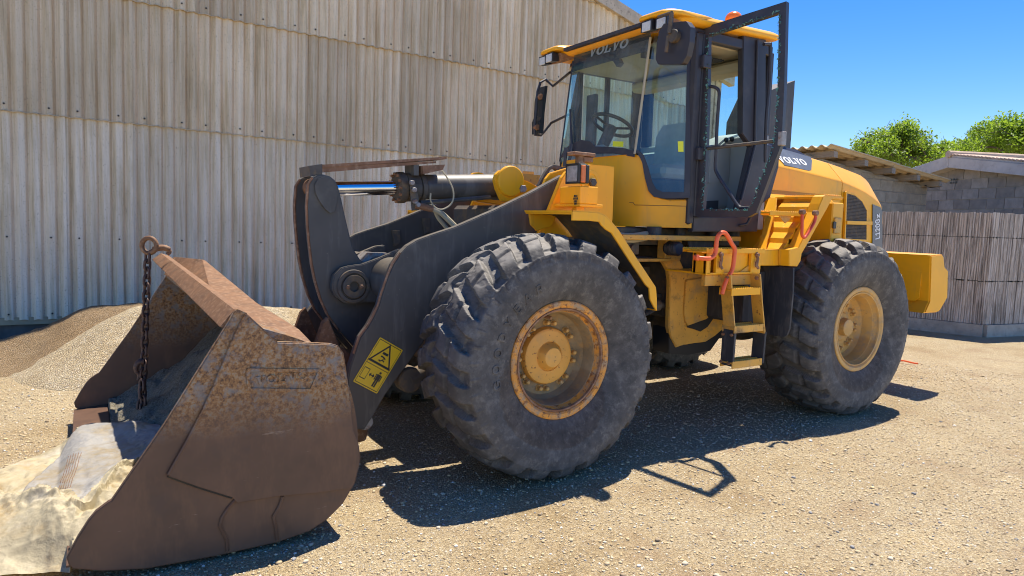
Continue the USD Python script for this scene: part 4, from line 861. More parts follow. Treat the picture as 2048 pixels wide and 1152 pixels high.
obj('hose_tray', [hull([at(z(6, *q), 'Y', y) for q in ((330, 355), (635, 368), (600, 470), (400, 470)) for y in (.0, .12)]), hull([at(z(6, *q), 'Y', y) for q in ((445, 325), (565, 332), (565, 372), (445, 366)) for y in (.02, .1)])], 'yellow_worn', LD)
lg = sg.Polygon(xz(6, [(600, 480), (640, 400), (680, 330), (712, 285), (755, 262), (800, 268), (850, 283), (890, 285), (890, 340), (820, 420), (700, 520)], -.42))
hc = at(z(6, 757, 367), 'Y', -.42); lg = lg.buffer(.006).buffer(-.006).difference(sg.Point(hc[0], hc[2]).buffer(.045))
obj('lifting_eye', plate(lg, -.44, -.40, .004), 'dirty_metal', LD)
obj('front_frame', [box(-.35, 1.42, -.44, .44, .52, 1.16, .03), box(.1, .9, -.44, .44, 1.16, 1.7, .03), box(.9, 1.3, -.30, .30, 1.10, 1.42, .02)], 'dirty_metal', LD)
obj('frame_crossbeam', cyl((.55, -.65, 1.45), (.55, .65, 1.45), .10, 24), 'dirty_metal', LD)
hs = at(z(17, 985, 605), 'Y', -.55)
for sg_ in (-1, 1):
    obj('lift_cylinder', [revY([(sg_ * .55 - .05, 0), (sg_ * .55 - .05, .075), (sg_ * .55 - .04, .085), (sg_ * .55 + .04, .085), (sg_ * .55 + .05, .075), (sg_ * .55 + .05, 0)], hs[0], hs[2], 32), cyl((hs[0], sg_ * .55, hs[2]), (.55, sg_ * .55, .95), .055)], 'dirty_metal', LD)

# --- front fenders
FY = -1.25
fp = [np.array(q) for q in xz(6, [(965, 748), (1130, 752), (1250, 765), (1310, 792), (1355, 838)], FY)] + [np.array(q) for q in xz(7, [(60, 150), (180, 338), (300, 520), (326, 560), (333, 640), (334, 725)], FY)]
fl = sg.LineString(fp).buffer(.006, cap_style=2)
def fender(name, y_in, y_out, ysgn):
    m = [plate(fl, min(y_in, y_out), max(y_in, y_out), 0)]
    inn = [np.array(p) + np.array(o) for p, o in zip(fp, [(0, -.055)] * 3 + [(-.03, -.06)] * 2 + [(-.058, -.015)] * 3 + [(-.06, 0)] * 3)]
    inn[-1] = fp[-1] + np.array([-.03, .03])
    lip = sg.Polygon([tuple(p) for p in fp] + [tuple(p) for p in inn[::-1]])
    m.append(plate(lip.buffer(0), y_out - .004, y_out + .010, 0.002) if ysgn < 0 else plate(lip.buffer(0), y_out - .010, y_out + .004, .002))
    f0 = fp[0]
    m.append(hull([(f0[0] + dx, y, f0[1] + dz) for y, dz0 in ((y_in, .0), (y_out, .0)) for dx, dz in ((-.004, .006), (.004, .006), (.012, -.018), (.016, -.018))]))
    m.append(plate(sg.Polygon([(f0[0] + .03, f0[1]), (f0[0] + .28, f0[1]), (f0[0] + .22, f0[1] - .10), (f0[0] + .10, f0[1] - .13), (f0[0] + .05, f0[1] - .09)]), y_in - .01, y_in + .01))
    m.append(box(f0[0] + .05, .75, min(y_in, y_in * .7), max(y_in, y_in * .7), f0[1] - .26, f0[1] - .2))
    fd = obj(name, m, 'yellow_paint', LD)
    lin = sg.LineString([tuple(np.array(p) + np.array(o)) for p, o in zip(fp, [(.02, -.012)] + [(0, -.012)] * 3 + [(-.006, -.011)] + [(-.011, -.004)] * 4 + [(-.012, 0), (-.012, .01)])]).buffer(.004, cap_style=2)
    a_, b_ = sorted((y_in, y_out)); obj('lining', plate(lin, a_ + .006, b_ - .006, 0), 'dirty_metal', fd); return fd
fender('front_fender', -.72, FY, -1); fender('front_fender', .72, -FY, 1)

# --- headlights on brackets
def lampset(sg_):
    V = lambda q, ax, c_: at(z(6, *q), ax, c_)
    yc = -.98; xf_ = V((1032, 350), 'Y', yc)[0]; y_l = V((893, 350), 'X', xf_)[1]; x_r = V((1140, 350), 'Y', yc)[0]
    zt = V((1032, 240), 'Y', yc)[2]; zb = V((1032, 452), 'Y', yc)[2]
    fx = lambda m: m if sg_ < 0 else mirror_y(m)
    b = obj('headlight', fx(box(xf_ + .012, x_r, yc + .004, y_l, zb, zt, .012)), 'label_black', LD)
    obj('lens', fx(box(xf_ + .002, xf_ + .016, yc + .022, y_l - .012, zb + .012, zt - .012, .008)), 'lens_grey', b)
    obj('indicator_lens', fx(box(xf_ + .02, x_r - .03, yc - .012, yc + .006, zb + .006, zt - .012, .006)), 'lens_orange_dull', b)
    obj('lens_rim', fx(cat([box(xf_, xf_ + .018, yc, yc + .018, zb, zt, .004), box(xf_, xf_ + .018, y_l - .012, y_l, zb, zt, .004), box(xf_, xf_ + .018, yc, y_l, zt - .012, zt + .002, .004), box(xf_, xf_ + .018, yc, y_l, zb - .002, zb + .012, .004), box(x_r - .03, x_r, yc - .01, yc + .02, zb, zt - .008, .006)])), 'label_black', b)
    xb = V((1050, 560), 'Y', yc)[0]; yl = V((836, 570), 'X', xb)[1]; xr = V((1238, 560), 'Y', yc)[0]; t = V((1050, 482), 'Y', yc)[2]; bt = V((1050, 665), 'Y', yc)[2]
    k = obj('lamp_bracket', fx(cat([box(xb, xr, yc, yl, bt, t, .004), box(xb + .05, xb + .12, yc + .1, yc + .16, bt - .09, bt, .004), box(xb, xb + .2, yc, -.65, bt - .02, bt - .001, .003)])), 'yellow_paint', LD)
    h = [box(xb - .0012, xb + .002, y - .0055, y + .0055, zz - .0075, zz + .0075, .002) for zz, ys in ((t - .065, (0, 1, 2)), (t - .082, (-.5, .5, 1.5, 2.5)), (t - .10, (0, 1, 2)), (t - .116, (.5, 1.5))) for y in [yc + .035 + .0135 * i for i in ys]]
    obj('bracket_hole', fx(cat(h)), 'label_black', k, kind='stuff')
    if sg_ > 0: return
    tp = V((1030, 150), 'Y', -.90)
    obj('lamp_stalk', fx(cat([box(tp[0] - .07, tp[0] + .11, -.95, -.86, tp[2] - .012, tp[2] + .012, .004), box(tp[0] - .02, tp[0] + .04, -.93, -.89, zt - .01, tp[2], .004), box(tp[0] + .02, tp[0] + .10, -.94, -.87, tp[2] - .05, tp[2] - .015, .005)])), 'rusty_edge', LD)
    q0 = V((900, 80), 'Y', -.86); q1 = V((885, 280), 'Y', -.86)
    obj('lamp_post', fx(cat([tube([q1, q0], .012, 8), tube([V((955, 40), 'Y', -.84), V((940, 160), 'Y', -.84)], .011, 8)])), 'cab_dark', LD)
lampset(-1); lampset(1)

# ------------------------------------------------------------------ cab
def pj(p):
    q = np.asarray(p, float) - CAM; w = q @ _d; return (1024 + FPX * (q @ CR) / w, 576 - FPX * (q @ CU) / w)
def plane_basis(n):
    n = np.asarray(n, float); n /= np.linalg.norm(n); u = np.cross([0, 0, 1.], n); u /= np.linalg.norm(u); return u, np.cross(n, u), n
def pan2(pts, p0, n, t, holes=(), r=0., off=0.):
    """a flat panel t thick lying behind the plane (p0, n); its outline is given by points of that plane"""
    u, v, n = plane_basis(n); p0 = np.asarray(p0, float)
    to2 = lambda P_: [((np.asarray(q) - p0) @ u, (np.asarray(q) - p0) @ v) for q in P_]
    g = sg.Polygon(to2(pts), [to2(h) for h in holes])
    if not g.is_valid: g = g.buffer(0)
    if r: g = g.buffer(-r).buffer(2 * r).buffer(-r)
    out = []
    for k in getattr(g, 'geoms', [g]):
        m = trimesh.creation.extrude_polygon(k, t, engine='earcut'); w = m.vertices
        out.append(trimesh.Trimesh(p0 + w[:, :1] * u + w[:, 1:2] * v + (w[:, 2:] - t + off) * n, m.faces, process=False))
    return cat(out)
def pane(pts, p0, n):
    """a window pane as one sheet of glass"""
    m = pan2(pts, p0, n, .002); f = m.face_normals @ (np.asarray(n) / np.linalg.norm(n)) > .9
    return trimesh.Trimesh(m.vertices, m.faces[f], process=False)
def pxs(k, pts, p0, n): return [atp(z(k, *q), p0, n) for q in pts]
CAB = xf('cab', LD)
Wb, Wt = 1.22, 1.33; WZ0, WZ1 = 2.15, 3.07
cP = np.array([Wb, 0, WZ0]); cN = np.array([-(WZ1 - WZ0), 0, (Wt - Wb)]); cN /= np.linalg.norm(cN)
def wsx(zz): return Wb + (Wt - Wb) * (zz - WZ0) / (WZ1 - WZ0)
kP = np.array([Wb, -.5, WZ0]); kN = np.cross(np.array([Wt, -.5, WZ1]) - kP, np.array([1.545, -.765, 2.4]) - kP); kN /= np.linalg.norm(kN)
if kN @ (CAM - kP) < 0: kN = -kN
fN = kN * [1, -1, 1]; fP = kP * [1, -1, 1]
MI = np.array([1, -1, 1.])
ws = obj('windscreen', pane([(wsx(h), y, h) for y, h in ((.5, 2.13), (.5, 3.115), (-.5, 3.115), (-.5, 2.13))], cP, cN), 'glass_tint', CAB, False)
gl = pxs(10, [(668, 40), (545, 778), (585, 805), (612, 880), (635, 980), (672, 1035), (720, 1052), (868, 1050), (900, 20)], kP, kN)
obj('corner_window', pane(gl, kP, kN), 'glass_tint', CAB, False)
obj('corner_window', mirror_y(pane(gl, kP, kN)), 'glass_tint', CAB, False)
sealo = pxs(10, [(538, 782), (565, 792), (590, 850), (608, 950), (630, 1030), (665, 1068), (720, 1078), (895, 1075), (918, 20), (880, 20), (858, 1038), (720, 1036), (682, 1020), (655, 975), (630, 880), (600, 800), (562, 765)], kP, kN)
sl_ = pan2(sealo, kP, kN, .012, off=.006); obj('window_seal', sl_, 'cab_dark', CAB); obj('window_seal', mirror_y(sl_), 'cab_dark', CAB)
lowb = pxs(10, [(62, 820), (95, 765), (140, 728), (205, 704), (260, 714), (292, 746), (400, 750), (480, 757), (545, 775), (548, 812), (400, 790), (240, 792), (120, 800)], cP, cN)
lowb = [(p if abs(p[1]) < .5 else np.array([p[0], np.clip(p[1], -.5, .5), p[2]])) for p in lowb]
obj('window_seal', pan2(lowb, cP, cN, .010, off=.006), 'cab_dark', CAB)
obj('seam_strip', [tube([(wsx(2.14), s * .5, 2.14), (wsx(3.05), s * .5, 3.05)], .010, 6) for s in (-1,)], 'hose_grey', CAB)
obj('seam_strip', tube([(wsx(2.14), .5, 2.14), (wsx(3.05), .5, 3.05)], .007, 6), 'cab_dark', CAB)
st = [(wsx(h) - .002, y, h) for y, h in ((.495, 2.95), (.495, 3.11), (-.495, 3.11), (-.495, 2.95))]
obj('sun_strip', pane([np.asarray(p) - cN * .004 for p in st], cP - cN * .004, cN), 'glass_dark', CAB, False)
sv = obj
gw, wd = slab_word(.075)
t0 = atp(z(10, 248, 160), cP, cN); t1 = atp(z(10, 500, 92), cP, cN); u0 = (t1 - t0); ln = np.linalg.norm(u0); t0 = t0 - np.array([0, 0, .022])
obj('header_lettering', put_poly(affinity.skew(affinity.scale(gw, ln / wd, 1.0, origin=(0, 0)), 12, 0, origin=(0, 0)), t0 + cN * .004, u0, np.cross(cN, u0), .002), 'letter_pale', CAB, False)
for q in (((404, 712), (470, 714), (468, 748), (402, 745)),): obj('sticker', pan2(pxs(10, q, cP, cN), cP, cN, .001, off=.0015), 'sticker_lime', CAB, False)
obj('sticker', pan2(pxs(10, [(818, 712), (853, 712), (855, 780), (820, 780)], kP, kN), kP, kN, .001, off=.0015), 'sticker_lime', CAB, False)
# orange lower body
zb = 1.572
cb = pxs(10, [(545, 800), (572, 822), (598, 900), (618, 985), (640, 1040), (672, 1072), (720, 1082), (912, 1080)], kP + kN * .02, kN)
c0_ = atp(pj((1.575, -.795, zb)), kP + kN * .02, kN); c1_ = atp(pj((Wb - .012, -.505, zb)), kP + kN * .02, kN)
cbp = np.array(cb); oy = np.argsort(-cbp[:, 1]); cby, cbz = cbp[oy, 1], cbp[oy, 2]
plan = spline([(1.185, .0, 0), (1.187, -.25, 0), (1.20, -.40, 0), (1.245, -.52, 0), (1.325, -.61, 0), (1.44, -.70, 0), (1.575, -.80, 0)], 8)
def body_panel(sgn):
    ztop = np.array([2.14 if y > cby[0] else np.interp(-y, -cby, cbz) for y in plan[:, 1]]); k = len(plan); lean = .10
    n2_ = np.stack([-np.gradient(plan[:, 1]), np.gradient(plan[:, 0])], 1); n2_ /= np.linalg.norm(n2_, axis=1)[:, None]
    rows = []
    for d, zz in ((0., np.full(k, zb)), (0., zb + (ztop - zb) * .5), (0., ztop - .012), (.012, ztop), (.03, ztop)):
        x = plan[:, 0] - n2_[:, 0] * d * -1 * np.sign(n2_[:, 0].sum()) * -1 + lean * np.clip((zz - 2.0), 0, 1) * .9; y = plan[:, 1] + (d if sgn else 0)
        rows.append(np.stack([x + d * .5, y, zz], 1))
    v = np.vstack(rows); f = []; R_ = len(rows)
    for r in range(R_ - 1):
        a, b = r * k, (r + 1) * k
        for i in range(k - 1): f.append([a + i, a + i + 1, b + i + 1, b + i])
    m = tm((v, np.array(f)))
    return m
pnl = body_panel(1)
obj('body_panel', pnl, 'yellow_panel', CAB, True); obj('body_panel', mirror_y(pnl), 'yellow_panel', CAB, True)
obj('panel_crease', tube([(x - .001, y - .001, zb + (.17 if y < -.5 else .19 + .0 * y)) for x, y, _ in plan[20:]], .0022, 5), 'grease', CAB)
# dark frame
pil = [box(1.535, 1.60, -.80, -.73, 1.60, 3.07, .012), box(1.605, 1.645, -.795, -.74, 1.66, 3.07, .008)]
obj('front_pillar', pil, 'cab_dark', CAB); obj('front_pillar', mirror_y(cat(pil)), 'cab_dark', CAB)
cs = [(1072, 165), (1182, 185), (1180, 640), (1170, 690), (1247, 712), (1243, 800), (1203, 945), (1150, 990), (1140, 1112), (828, 1112), (832, 1042), (1040, 1042), (1046, 1000), (1112, 705), (1066, 640)]
csm = plate(xz(3, cs, -.79), -.79, -.735, .006)
obj('rear_pillar', csm, 'cab_dark', CAB); obj('rear_pillar', [box(2.30, 2.42, .735, .79, 1.575, 3.06, .008), box(2.10, 2.30, .735, .785, 1.575, 2.0, .006)], 'cab_dark', CAB)
obj('pillar_trim', tube([at(z(3, 1140, 190), 'Y', -.80), at(z(3, 1128, 640), 'Y', -.80), at(z(3, 1128, 700), 'Y', -.80), at(z(3, 1062, 960), 'Y', -.80)], .010, 8), 'cab_dark', CAB)
obj('door_sill_step', box(1.66, 2.36, -.74, -.3, 1.575, 1.66, .01), 'cab_dark', CAB)
obj('floor', hull([(x, y, h) for x, y in ((1.28, -.44), (1.28, .44), (1.56, -.72), (1.56, .72), (2.44, -.73), (2.44, .73)) for h in (1.59, 1.64)]), 'interior_dark', CAB)
obj('side_window', pane([(1.66, .75, 1.9), (2.3, .75, 1.9), (2.3, .75, 3.03), (1.66, .75, 3.03)], (1.7, .75, 2), (0, 1, 0)), 'glass_tint', CAB, False)
for x in (1.93,): obj('window_post', box(x, x + .05, .735, .775, 1.7, 3.06, .006), 'cab_dark', CAB)
obj('side_lower_panel', box(1.6, 2.4, .74, .785, 1.575, 1.9, .006), 'cab_dark', CAB)
obj('rear_wall', [box(2.42, 2.50, -.76, .76, 1.575, 2.38, .01)], 'interior_grey', CAB)
obj('rear_frame', [box(2.43, 2.50, s * .76, s * .66, 2.38, 3.06, .008) for s in (-1, 1)] + [box(2.43, 2.5, -.66, .66, 3.0, 3.06, .008)], 'cab_dark', CAB)
obj('rear_window', pane([(2.46, -.66, 2.38), (2.46, .66, 2.38), (2.46, .66, 3.0), (2.46, -.66, 3.0)], (2.46, 0, 2.5), (1, 0, 0)), 'glass_tint', CAB, False)
obj('top_frame', box(1.50, 2.45, -.783, -.72, 3.02, 3.10, .008), 'cab_dark', CAB); obj('top_frame', box(1.50, 2.45, .72, .783, 3.02, 3.10, .008), 'cab_dark', CAB)
obj('headliner', [box(1.44, 2.42, -.715, .715, 3.015, 3.05, .01), box(2.2, 2.42, -.70, .70, 2.90, 2.99, .03)], 'headliner', CAB)
obj('ceiling_vent', [box(1.98 + .026 * i, 1.995 + .026 * i, -.55, -.40, 2.975, 2.988, .002) for i in range(6)], 'interior_dark', CAB)
# roof
def roofz(x): return .040 * (x - 1.25)
rz_ = lambda pts: [(x, y, zz + roofz(x)) for x, y, zz in pts]
core = hull(rz_([(x, y, 3.080) for x, y in ((1.30, -.76), (1.30, .76), (2.46, -.83), (2.46, .83), (1.45, -.83), (1.45, .83))] + [(x, y, 3.115) for x, y in ((1.24, -.74), (1.24, .74), (2.50, -.83), (2.50, .83), (1.4, -.855), (1.4, .855))] + [(x, y, 3.155) for x, y in ((1.27, -.74), (1.27, .74), (2.46, -.78), (2.46, .78), (1.42, -.815), (1.42, .815))] + [(x, y, 3.19) for x, y in ((1.36, -.66), (1.36, .66), (2.36, -.66), (2.36, .66))] + [(x, y, 3.205) for x, y in ((1.5, -.5), (1.5, .5), (2.2, -.5), (2.2, .5))]))
roof_bits = [core]
obj('roof_front_strip', hull(rz_([(x, y, h) for x in (1.215, 1.26) for y in (-.50, .50) for h in (3.118, 3.145)])), 'cab_dark', CAB)
for s in (-1, 1):
    pod = hull(rz_([(x, s * y, 3.118) for x, y in ((1.155, .80), (1.145, .52), (1.25, .855), (1.5, .86), (1.5, .50))] + [(x, s * y, 3.150) for x, y in ((1.15, .80), (1.14, .53), (1.25, .86), (1.6, .845), (1.5, .50))] + [(x, s * y, 3.176) for x, y in ((1.22, .78), (1.20, .56), (1.32, .80))] + [(1.7, s * .80, 3.160), (1.7, s * .5, 3.185), (1.36, s * .6, 3.188)]))
    roof_bits.append(pod)
    for i, (x, y) in enumerate(((1.175, .77), (1.155, .635))):
        y *= s
        wl_ = obj('work_lamp', hull([(x + dx, y + dy, zz) for dx, e in ((0, .0), (.075, .012)) for dy in (-.060 + e, .060 - e) for zz in (3.038 + e, 3.118 - e * .2)]), 'label_black', CAB)
        obj('lens', box(x - .006, x + .004, y - .044, y + .044, 3.038, 3.108, .006), 'lens_clear', wl_)
    obj('lamp_mount', hull([(x, s * y, zz) for x, y, zz in ((1.22, .82, 3.115), (1.22, .55, 3.115), (1.42, .80, 3.10), (1.42, .52, 3.10), (1.25, .80, 3.05), (1.25, .58, 3.05))]), 'rusty_edge', CAB)
mf = [manifold3d.Manifold(manifold3d.Mesh(np.asarray(b.vertices, np.float32), np.asarray(b.faces, np.uint32))) for b in roof_bits]
rf = tm((mf[0] + mf[1] + mf[2]).refine_to_length(.028)); rf.merge_vertices()
trimesh.smoothing.filter_laplacian(rf, lamb=.5, iterations=5)
obj('roof', rf, 'yellow_paint', CAB, True)
bc = at(z(3, 1025, 92), 'Y', -.40)
bc = np.array([min(bc[0], 2.36), -.40, bc[2]]); bc = at(z(3, 1025, 90), 'X', 2.30)
obj('beacon', [cyl((bc[0], bc[1], 3.2), (bc[0], bc[1], bc[2] + .0), .062, 20), tm(trimesh.creation.icosphere(3, .07)).apply_scale([1, 1, .85]).apply_translation([bc[0], bc[1], bc[2]])], 'lens_orange', CAB, 40)
# interior
obj('seat_back', hull([(x, y, h) for x, y, h in ((2.10, -.30, 2.1), (2.10, .22, 2.1), (2.28, -.30, 2.1), (2.28, .22, 2.1), (2.15, -.24, 2.52), (2.15, .16, 2.52), (2.29, -.24, 2.52), (2.29, .16, 2.52), (2.13, -.30, 2.42), (2.13, .22, 2.42))]), 'seat_fabric', CAB, 60)
obj('seat_cushion', box(1.75, 2.2, -.28, .20, 2.0, 2.12, .035), 'seat_fabric', CAB)
obj('seat_base', box(1.85, 2.15, -.2, .15, 1.64, 2.0, .02), 'interior_dark', CAB)
sw = at(z(10, 400, 610), 'X', 1.62); sn = np.array([.42, 0, .9]); su, sv_ = frame_of(sn)
rim = [sw + .19 * (su * math.cos(a) + sv_ * math.sin(a)) for a in np.linspace(0, 2 * PI, 40, endpoint=False)]
stw = obj('steering_wheel', tube(rim, .017, 8, closed=True), 'label_black', CAB)
obj('wheel_spoke', [tube([sw - sn * .03, sw + .18 * (su * math.cos(a) + sv_ * math.sin(a))], .012, 6) for a in (.5, 2.6, 4.4)], 'label_black', stw)
obj('steering_column', [tube([sw - sn * .02, sw - sn * .3 + [-.02, 0, 0], (1.48, sw[1], 1.66)], .055, 10)], 'interior_dark', CAB)
obj('dashboard', hull([(x, y, h) for x, y, h in ((1.30, sw[1] - .28, 2.0), (1.30, sw[1] + .28, 2.0), (1.62, sw[1] - .2, 2.0), (1.62, sw[1] + .2, 2.0), (1.36, sw[1] - .2, 2.27), (1.36, sw[1] + .2, 2.27), (1.56, sw[1] - .15, 2.22), (1.56, sw[1] + .15, 2.22))]), 'interior_grey', CAB, 50)
obj('side_console', [hull([(x, y, h) for x, y, h in ((1.75, .36, 1.64), (1.75, .6, 1.64), (2.35, .36, 1.64), (2.35, .6, 1.64), (1.75, .36, 2.1), (1.75, .6, 2.1), (2.3, .36, 2.3), (2.3, .6, 2.3))])], 'interior_grey', CAB)
cn = pxs(3, [(905, 705), (960, 690), (985, 668), (1060, 640), (1098, 636), (1098, 690), (1062, 702), (1052, 818), (1085, 830), (1030, 1000), (880, 1005)], (2, -.42, 2), (0, -1, 0))
obj('left_console', plate([(p[0], p[2]) for p in cn], -.42, -.15, .02), 'interior_grey', CAB)
for q in ((985, 672), (1013, 668)): p = at(z(3, *q), 'Y', -.43); obj('switch', cyl(p, p + [0, -.02, 0], .022, 12), 'label_black', CAB)
dr_ = pxs(3, [(915, 720), (1000, 700), (1003, 850), (985, 870), (900, 882)], (2, -.423, 2), (0, -1, 0)); obj('console_door', plate(rounded([(p[0], p[2]) for p in dr_], .02), -.428, -.4205, .003), 'interior_grey', CAB)
obj('console_pocket', plate([(p[0], p[2]) for p in pxs(3, [(890, 965), (952, 962), (950, 1002), (886, 1004)], (2, -.424, 2), (0, -1, 0))], -.426, -.4205, 0), 'interior_dark', CAB)
obj('control_lever', [tube([(1.95, -.40, 2.1), (1.93, -.40, 2.35)], .012, 8), tube([(2.0, .40, 2.2), (1.97, .40, 2.45)], .02, 8)], 'interior_dark', CAB)
obj('interior_mirror', hull([at(z(10, *q), 'X', 1.42) + [dx, 0, 0] for q in ((578, 120), (650, 110), (645, 185), (580, 178)) for dx in (0, .03)]), 'label_black', CAB)
obj('roof_camera', [hull([at(z(10, *q), 'X', 1.40) + [dx, 0, 0] for q in ((395, 185), (430, 178), (445, 210), (425, 235)) for dx in (0, .05)]), tube([at(z(10, 310, 148), 'X', 1.40), at(z(10, 400, 195), 'X', 1.40), at(z(10, 470, 100), 'X', 1.40)], .006, 5)], 'interior_dark', CAB)
obj('pillar_monitor', box(1.62, 1.66, .52, .66, 2.05, 2.8, .01), 'interior_dark', CAB)
obj('wiper', tube([at(z(10, 560, 690), 'X', 1.18), at(z(10, 452, 700), 'X', 1.18)] if False else [(wsx(2.2) - .02, .30, 2.2), (wsx(2.6) - .02, .42, 2.6)], .008, 6), 'cab_dark', CAB)
# open door
H0 = np.array([1.625, -.80, 2.4]); Dd = np.array([1.745 - 1.625, -1.42 + .80, 0]); Dd /= np.linalg.norm(Dd); dN = np.cross(Dd, [0, 0, 1.])
if dN @ (CAM - H0) < 0: dN = -dN
DOOR = xf('door', LD)
do = pxs(3, [(880, 132), (1278, 6), (1268, 420), (1255, 690), (1218, 790), (1132, 1022), (1095, 1042), (838, 1042), (852, 900), (864, 560)], H0, dN)
di = pxs(3, [(905, 172), (1243, 62), (1236, 420), (1222, 660), (1192, 765), (1108, 985), (1085, 1003), (878, 1003), (888, 850), (900, 500)], H0, dN)
obj('door_frame', pan2(do, H0, dN, .045, [di]), 'cab_dark', DOOR)
bar = pxs(3, [(888, 712), (1210, 676)], H0, dN); obj('cross_bar', tube([p - dN * .02 for p in bar], .013, 8), 'dirty_metal', DOOR)
gt = [p - dN * .03 for p in pxs(3, [(905, 412), (930, 418), (946, 440), (943, 500), (936, 600), (932, 720), (928, 800), (938, 835), (985, 910), (1035, 985), (1060, 996), (1095, 996)], H0, dN)]
obj('grab_rail', tube(spline(gt, 4), .013, 10), 'cab_dark', DOOR)
V, F = [], []; R0 = np.random.default_rng(21); ring = np.vstack([di, di[:1]])
for i in range(len(di)):
    a, b = ring[i], ring[i + 1]; L_ = np.linalg.norm(b - a); inward = np.cross(dN, (b - a) / L_)
    cen = np.mean(di, 0)
    if inward @ (cen - a) < 0: inward = -inward
    for k in range(int(L_ / .007)):
        t = R0.random(); c_ = a + (b - a) * t + inward * R0.uniform(-.014, .004 if i not in (0,) else .006) + dN * R0.uniform(.000, .007); i0 = len(V)
        s_ = R0.uniform(.003, .008); V += [c_ + R0.normal(0, s_, 3) for _ in range(4)]; F += [[i0, i0 + 1, i0 + 2], [i0, i0 + 2, i0 + 3], [i0, i0 + 3, i0 + 1], [i0 + 1, i0 + 3, i0 + 2]]
obj('glass_fragments', trimesh.Trimesh(np.array(V), np.array(F), process=False), 'glass_shard', DOOR, False, kind='stuff')
for zz in (2.15, 2.85): obj('hinge', box(1.575, 1.665, -.835, -.79, zz - .05, zz + .05, .006), 'cab_dark', DOOR)
lt = atp(z(3, 1256, 665), H0, dN); obj('latch', box(lt[0] - .02, lt[0] + .03, lt[1] - .02, lt[1] + .02, lt[2] - .05, lt[2] + .05, .005), 'steel_worn', DOOR)
obj('door_stay', tube([at(z(3, 1108, 1040), 'Y', -.86), at(z(3, 1090, 1075), 'Y', -.84), at(z(3, 1055, 1082), 'Y', -.80)], .012, 8), 'cab_dark', DOOR)
obj('handrail', tube(spline([at(z(3, *q), 'Y', -.86) for q in ((1170, 212), (1195, 212), (1202, 225), (1197, 400), (1183, 560), (1178, 720), (1178, 780))], 5), .014, 10), 'cab_dark', CAB)
# mirrors
mx = 1.05
mp = [at(z(3, *q), 'X', mx) for q in ((690, 113), (798, 101), (818, 130), (814, 200), (800, 268), (780, 303), (768, 309), (662, 309), (651, 285), (656, 210), (668, 150))]
mc_ = np.mean(mp, 0); mr = obj('mirror', pan2(mp, (mx, 0, 0), (-1, 0, 0), .05, r=.02), 'cab_dark', LD, 40)
obj('mirror_face', pan2([mc_ + (p - mc_) * .92 + [.052, 0, 0] for p in mp], (mx + .052, 0, 0), (1, 0, 0), .003), 'mirror_glass', mr, False)
sk = at(z(3, 735, 172), 'X', mx - .03)
obj('mirror_arm', [tube([at(z(3, 728, 60), 'X', 1.0), at(z(3, 722, 110), 'X', 1.0), at(z(3, 716, 160), 'X', 1.0)], .015, 8), tube([at(z(3, 728, 60), 'X', 1.0), (1.12, -.80, 3.10)], .012, 8), tube([at(z(3, 712, 172), 'X', 1.015), at(z(3, 702, 250), 'X', 1.015)], .013, 8), cyl(sk + [-.01, 0, 0], sk + [.04, 0, 0], .045, 20)], 'dirty_metal', mr)
fy = 1.12
ft = [at(z(3, *q), 'Y', fy) for q in ((215, 395), (158, 414), (122, 381), (98, 396), (84, 440), (80, 520), (70, 610), (72, 648), (100, 650), (118, 630), (150, 590), (200, 576))]
ft[0] = np.array([1.52, .80, ft[0][2] + .02]); ft[-1] = np.array([1.52, .80, ft[-1][2]])
mr2 = obj('mirror', pan2([at(z(3, *q), 'Y', fy - .05) for q in ((122, 412), (133, 412), (118, 545), (112, 640), (95, 640), (95, 580), (104, 560), (108, 480))], (0, fy - .05, 0), (0, -1, 0), .14, r=.004), 'label_black', LD)
obj('mirror_arm', tube(ft, .013, 8), 'cab_dark', mr2)
for q in ((92, 466), (76, 612)): p = at(z(3, *q), 'Y', fy); obj('clamp', cyl(p + [0, -.04, 0], p + [0, .02, 0], .028, 10), 'rusty_edge', mr2)

# ------------------------------------------------------------------ under the cab
for (x, y, r) in ((1.35, -.62, .06), (1.64, -.62, .045), (2.05, -.6, .05), (2.3, -.6, .05), (1.35, .6, .06), (2.2, .6, .05)):
    obj('cab_mount', cyl((x, y, 1.47), (x, y, 1.575), r, 18), 'black_rubber', LD)
obj('under_floor', [box(1.0, 2.5, -.52, .55, 1.425, 1.565, .01), box(1.0, 1.6, .50, .56, 1.1, 1.5, .01)], 'dirty_metal', LD)
br0 = at(z(7, 95, 195), 'Y', -.74); br1 = at(z(7, 945, 205), 'Y', -.74)
obj('support_rail', box(br0[0], br1[0], -.74, -.66, br0[2] - .02, br0[2] + .02, .004), 'yellow_worn', LD)
bb = at(z(7, 505, 275), 'Y', -.62)
obj('bracket', [box(bb[0] - .16, bb[0] + .02, -.62, -.52, bb[2] - .10, bb[2] + .10, .006), box(1.15, 1.52, -.66, -.6, 1.30, 1.325, .004)], 'yellow_worn', LD)
bw = at(z(7, 425, 275), 'Y', -.62); pf = [(-.60, .0)]
pf = [(-.735, 0), (-.735, .045)] + [(-.73 + .012 * i, .058 if i % 2 else .05) for i in range(10)] + [(-.6, .05)]
obj('rubber_bellows', revY(pf, bw[0], bw[2], 32), 'black_rubber', LD, 25)
obj('rear_frame', [box(1.72, 4.55, -.40, .40, .80, 1.42, .02), box(1.9, 4.6, -.36, .36, .55, .82, .03)], 'dirty_metal', LD)
pg = [(372, 350), (395, 385), (425, 440), (434, 510), (428, 700), (424, 840), (440, 920), (478, 990), (520, 975), (600, 960), (690, 950), (760, 905), (830, 845), (905, 780), (905, 470), (790, 465), (540, 440), (500, 350)]
obj('articulation_plate', plate(sg.Polygon(xz(7, pg, -.56)).buffer(.01).buffer(-.01), -.56, -.51, .006), 'yellow_worn', LD)
